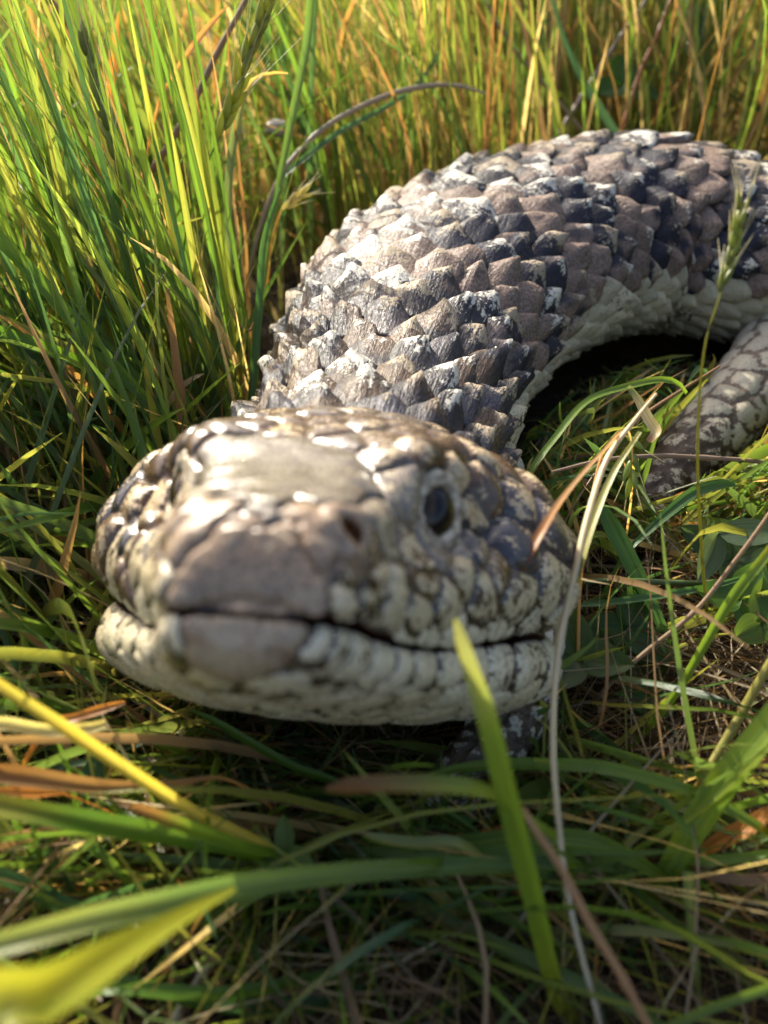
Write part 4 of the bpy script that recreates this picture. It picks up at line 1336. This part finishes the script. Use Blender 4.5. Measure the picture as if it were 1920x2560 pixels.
# many more long blades of the stand that read singly, alike but for their place
made = 0
tries = 0
while made < 120 and tries < 2000:
    tries += 1
    y = 15 + 15 * rng.random()
    x = -1 + (rng.random() * 2 - 1.25) * (y * .42 + 1) if rng.random() < .8 else (rng.random() * 2 - 1) * y * .5
    if y < 30 and x > 1:
        y = 30 + 8 * rng.random()
    if rng.random() < .45:                       # the near tuft beside the head, fanning outward
        x, y = -3.2 - 6 * rng.random(), 14.5 + 5 * rng.random()
    L = 7.5 + 5 * rng.random()
    az = math.pi + rng.normal(0, .8)
    th1 = abs(rng.normal(.35, .25))
    t = np.linspace(0, 1, 7)
    th = .05 + th1 * t ** 1.5
    P = np.array([x, y, -.3]) + np.concatenate([[np.zeros(3)], np.cumsum(np.stack([np.sin(th) * math.cos(az), np.sin(th) * math.sin(az), np.cos(th)], -1)[:-1] * L / 6, 0)])
    if blocks_view(P[None])[0]:
        continue
    w = .10 + .13 * rng.random()
    W = w * np.interp(t, [0, .5, .85, 1], [.7, 1, .55, .05])
    c = GREENS[rng.integers(0, len(GREENS))] * (1 + .2 * rng.normal())
    hue = 'yellow-green' if c[0] > .12 else ('dark green' if c[1] < .125 else 'fresh green')
    lbl = 'long %s %s blade %s %s' % ('broad' if w > .165 else 'slender', hue, 'arching over' if th1 > .4 else 'rising upright',
        'in the tuft beside the lizard\'s head' if y < 20 and x < -2.5 else ('in the stand behind the lizard\'s back' if y >= 29 else 'in the stand by the lizard\'s shoulder'))
    blade(lbl, [tuple(p) + (q,) for p, q in zip(P[::-1], W[::-1])], c, world=True, group='long blades of the tall grass stand', rootc=c * .6 + STRAWS[1] * .25, roll=rng.normal(0, .6))
    made += 1


# ------------------------------------------------------------------ seed heads, clover, small finds
def seed_head(label, stem, head, n_sp, sp_len, awn, colour, spread=.35, stem_c=G2):
    """stem: photo points to the root; head: photo points from the stem's top to the tip of the ear"""
    Ps = np.array([at(*p[:3]) for p in stem])
    Ph = np.array([at(*p[:3]) for p in head])
    root = empty('seed_head', Ps[-1])
    tag(root, label, 'seed head')
    Q = spline(np.vstack([Ph[::-1], Ps]), 40)
    V, _ = tube(Q, np.interp(np.linspace(0, 1, 40), [0, .3, 1], [.010, .020, .030]), 6)

    def part(nm, V, F, c, mat=M_DRY, tcx=None, parent=root):
        m = len(V)
        tc = np.zeros((m, 3)) if tcx is None else tcx
        tc[:, 2] = rng.random() * 50
        return make_obj(nm, V, F, mat, parent, {'Col': rgba(c, m), 'tc': tc}, origin=Ps[-1])
    part('stem', V.reshape(-1, 3), grid_faces(40, 6, True), stem_c, M_LEAF)
    H = spline(Ph, n_sp)
    T = unit(np.gradient(H, axis=0))
    for k in range(n_sp):
        side = unit(np.cross(T[k], unit(CAM - H[k])))
        up_ = np.cross(side, T[k])
        ang = (1 if k % 2 else -1) * spread + rng.normal(0, .08)
        d = unit(T[k] * math.cos(ang) + side * math.sin(ang) + up_ * rng.normal(0, .15))
        t = np.linspace(0, 1, 9)
        line = H[k] + d * (t * sp_len)[:, None]
        V, _ = tube(line, sp_len * .13 * np.sin(np.pi * t ** .8) ** .8 + .004, 6)
        sp_ = part('spikelet', V.reshape(-1, 3), grid_faces(9, 6, True), np.array(colour) * (0.8 + .4 * rng.random()), M_LEAF)
        for q in range(2):
            d2 = unit(d + rng.normal(0, .12, 3))
            al = awn * (.7 + .5 * rng.random())
            line = line[-1] - d * .02 + d2 * (np.linspace(0, 1, 6) * al)[:, None] if q == 0 else H[k] + d * sp_len * .8 + d2 * (np.linspace(0, 1, 6) * al * .8)[:, None]
            V, _ = tube(line, np.linspace(.009, .003, 6), 4)
            part('awn', V.reshape(-1, 3), grid_faces(6, 4, True), np.array((.42, .40, .2)), M_DRY, None, sp_)
    return root


seed_head('green bristly grass ear standing in front of the lizard\'s flank', [(1800, 740, 10.6), (1765, 850, 10.8), (1748, 1000, 11.3), (1745, 1200, 12.1), (1760, 1450, 13.3), (1775, 1600, 14.1)],
          [(1800, 735, 10.6), (1822, 660, 10.6), (1842, 580, 10.6), (1850, 530, 10.6)], 13, .33, .5, (0.15, .19, .04), .22, (0.16, .18, .06))
seed_head('drooping green spikelet cluster hanging from the bent dry stem', [(1560, 1090, 13.6), (1530, 1110, 13.4), (1500, 1150, 13.2), (1470, 1300, 12.9), (1450, 1480, 12.9), (1445, 1650, 13.0)],
          [(1565, 1088, 13.6), (1578, 1110, 13.6), (1578, 1150, 13.6), (1580, 1190, 13.6)], 6, .42, .35, (0.16, .22, .08), .28, STR)
seed_head('pale feathery grass ear low against the tall stand', [(700, 530, 21.0), (680, 600, 21.2), (668, 720, 21.6)],
          [(702, 528, 21.0), (728, 505, 21.0), (752, 488, 21.0)], 7, .45, .5, (0.40, .40, .22), .3, STR)
seed_head('long awned green ear leaning across the top of the stand', [(540, 360, 18.0), (510, 430, 18.1), (470, 560, 18.3), (440, 760, 18.6)],
          [(545, 350, 18.0), (585, 250, 17.8), (625, 130, 17.6), (670, 10, 17.4)], 16, .7, 1.6, (0.16, .20, .05), .16)
seed_head('hairy spiked ear at the outer edge of the left stand', [(330, 520, 17.0), (350, 600, 17.0), (400, 760, 17.3)],
          [(328, 515, 17.0), (290, 390, 16.9), (250, 260, 16.8), (215, 120, 16.7)], 16, .6, 1.3, (0.17, .21, .06), .16)
seed_head('green awned ear nodding at the edge near the broad bright blade', [(300, 800, 17.0), (330, 900, 17.2), (380, 1020, 17.4)],
          [(298, 795, 17.0), (240, 640, 16.8), (180, 510, 16.7), (120, 400, 16.6)], 15, .6, 1.4, (0.15, .20, .045), .16)
seed_head('bristly dark green ear above the far end of the lizard\'s back', [(1745, 210, 33.0), (1750, 330, 33.0), (1755, 420, 33.0)],
          [(1745, 200, 33.0), (1740, 120, 33.0), (1735, 30, 33.0)], 14, 1.1, 1.2, (0.06, .13, .02), .25)


def leaf_mesh(c, d, nrm, L, W, heart):
    """one leaflet from point c along d"""
    s_ = unit(np.cross(d, nrm))
    n = 9
    u = np.linspace(0, 1, n)
    k = np.linspace(-1, 1, 7)
    half = W / 2 * np.sin(np.pi * np.clip(u, 0, 1) ** .75) ** .8 + .004
    U, K = np.meshgrid(u, k, indexing='ij')
    x = L * (U + heart * (K ** 2 - .5) * U ** 3 * .25)
    V = c + d * x[..., None] + s_ * (K * half[:, None])[..., None] + nrm * (np.abs(K) * W * .10 - .12 * L * U ** 2)[..., None]
    tc = np.stack([K * 1.5, U * L, np.full_like(U, rng.random() * 50)], -1)
    return V, tc


def clover(label, px, py, d, size, colour, yaw, lean=.5, n=3, narrow=.85, heart=1.0, stem_to=None):
    c = at(px, py, d)
    foot = np.array([c[0] + .6 * math.cos(yaw + 2), c[1] + .9, -.2]) if stem_to is None else at(*stem_to)
    foot[2] = min(foot[2], 0.0)
    root = empty('clover', foot)
    tag(root, label, 'clover')
    mid = (c + foot) / 2 + np.array([.2 * math.sin(yaw), .25, .25])
    Q = spline(np.vstack([c, mid, foot]), 20)
    V, _ = tube(Q, np.full(20, .035), 6)
    m = len(V.reshape(-1, 3))
    make_obj('stem', V.reshape(-1, 3), grid_faces(20, 6, True), M_LEAF, root, {'Col': rgba((0.12, .15, .05), m), 'tc': np.zeros((m, 3))}, origin=foot)
    nrm0 = unit(np.array([0, -lean, 1.0]))
    e1 = unit(np.cross(nrm0, [0, 1.0, 0.2]))
    e2 = np.cross(nrm0, e1)
    for k in range(n):
        a = yaw + k * 2 * math.pi / max(n, 3)
        dv = e1 * math.cos(a) + e2 * math.sin(a)
        nn = unit(nrm0 + dv * -.25 + rng.normal(0, .1, 3))
        dv = unit(dv - nn * (dv @ nn))
        V, tc = leaf_mesh(c, dv, nn, size, size * narrow, heart)
        m = V.shape[0] * V.shape[1]
        make_obj('leaflet', V.reshape(-1, 3), grid_faces(9, 7), M_LEAF, root, {'Col': rgba(np.array(colour) * (.85 + .3 * rng.random()), m), 'tc': tc.reshape(-1, 3)}, origin=foot)


clover('single glossy oval clover leaflet under the kinked brown stem', 1690, 1765, 13.1, 1.05, (0.045, .13, .035), -.15, .6, 1, .52, .3)
clover('pale grey-green clover leaf just below the hind leg', 1795, 1335, 14.2, 1.15, (0.075, .12, .07), .95, .7, 2, .45, .2)
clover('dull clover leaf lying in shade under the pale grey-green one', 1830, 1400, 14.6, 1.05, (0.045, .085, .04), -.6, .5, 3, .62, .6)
clover('sunlit clover leaf with notched leaflets by the slanting bright blade', 1850, 1500, 13.6, .75, (0.075, .16, .025), 2.0, .6, 3, .8, 1.2)
clover('yellow-green clover leaf at the foot of the slanting bright blade', 1905, 1560, 13.4, .7, (0.10, .17, .03), .4, .6, 3, .75, 1.2)
clover('dark clover leaf half hidden behind the pale dry stem', 1445, 1640, 13.0, .8, (0.055, .10, .018), .8, .6, 3, .8, 1.0)
clover('dark clover leaf next to the dark upright blade', 1565, 1570, 14.0, .85, (0.04, .10, .025), .2, .5, 3, .75, 1.0)
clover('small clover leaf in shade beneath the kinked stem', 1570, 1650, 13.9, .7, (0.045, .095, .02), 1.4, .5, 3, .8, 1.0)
clover('round clover leaf above the lizard\'s back between crossing stems', 1555, 215, 34.0, 1.5, (0.05, .14, .02), .5, .7, 3, .9, 1.0)
clover('bluish leaf pair lying over the mouldy soil at the dark corner', 215, 2010, 10.6, .7, (0.05, .11, .06), 2.4, .7, 2, .5, .3)
clover('little leaf pair at the leafy node of the crossing stems', 715, 2125, 9.9, .42, (0.11, .18, .05), 2.7, .6, 3, .6, .5)


def pebble(name, label, cat, c, r, squash, mat, seed):
    th = np.linspace(0, np.pi, 17)[:, None]
    ph = np.linspace(0, 2 * np.pi, 25)[None, :-1]
    d = np.stack([np.sin(th) * np.cos(ph), np.sin(th) * np.sin(ph), np.cos(th) + 0 * ph], -1)
    rr = r * (1 + .12 * vnoise(d * 1.7 + seed, seed) + .05 * np.sin(ph * 1 + th * 9)[..., None][..., 0])
    V = d * rr[..., None] * np.array(squash)
    o = make_obj(name, (c + V).reshape(-1, 3), grid_faces(17, 24, True), mat, origin=c)
    return tag(o, label, cat)


pebble('snail_shell', 'small cream snail shell among the stems of the tall stand', 'snail shell', at(690, 320, 27.0), .32, (1.25, 1, .85), M_PEBBLE, 3)
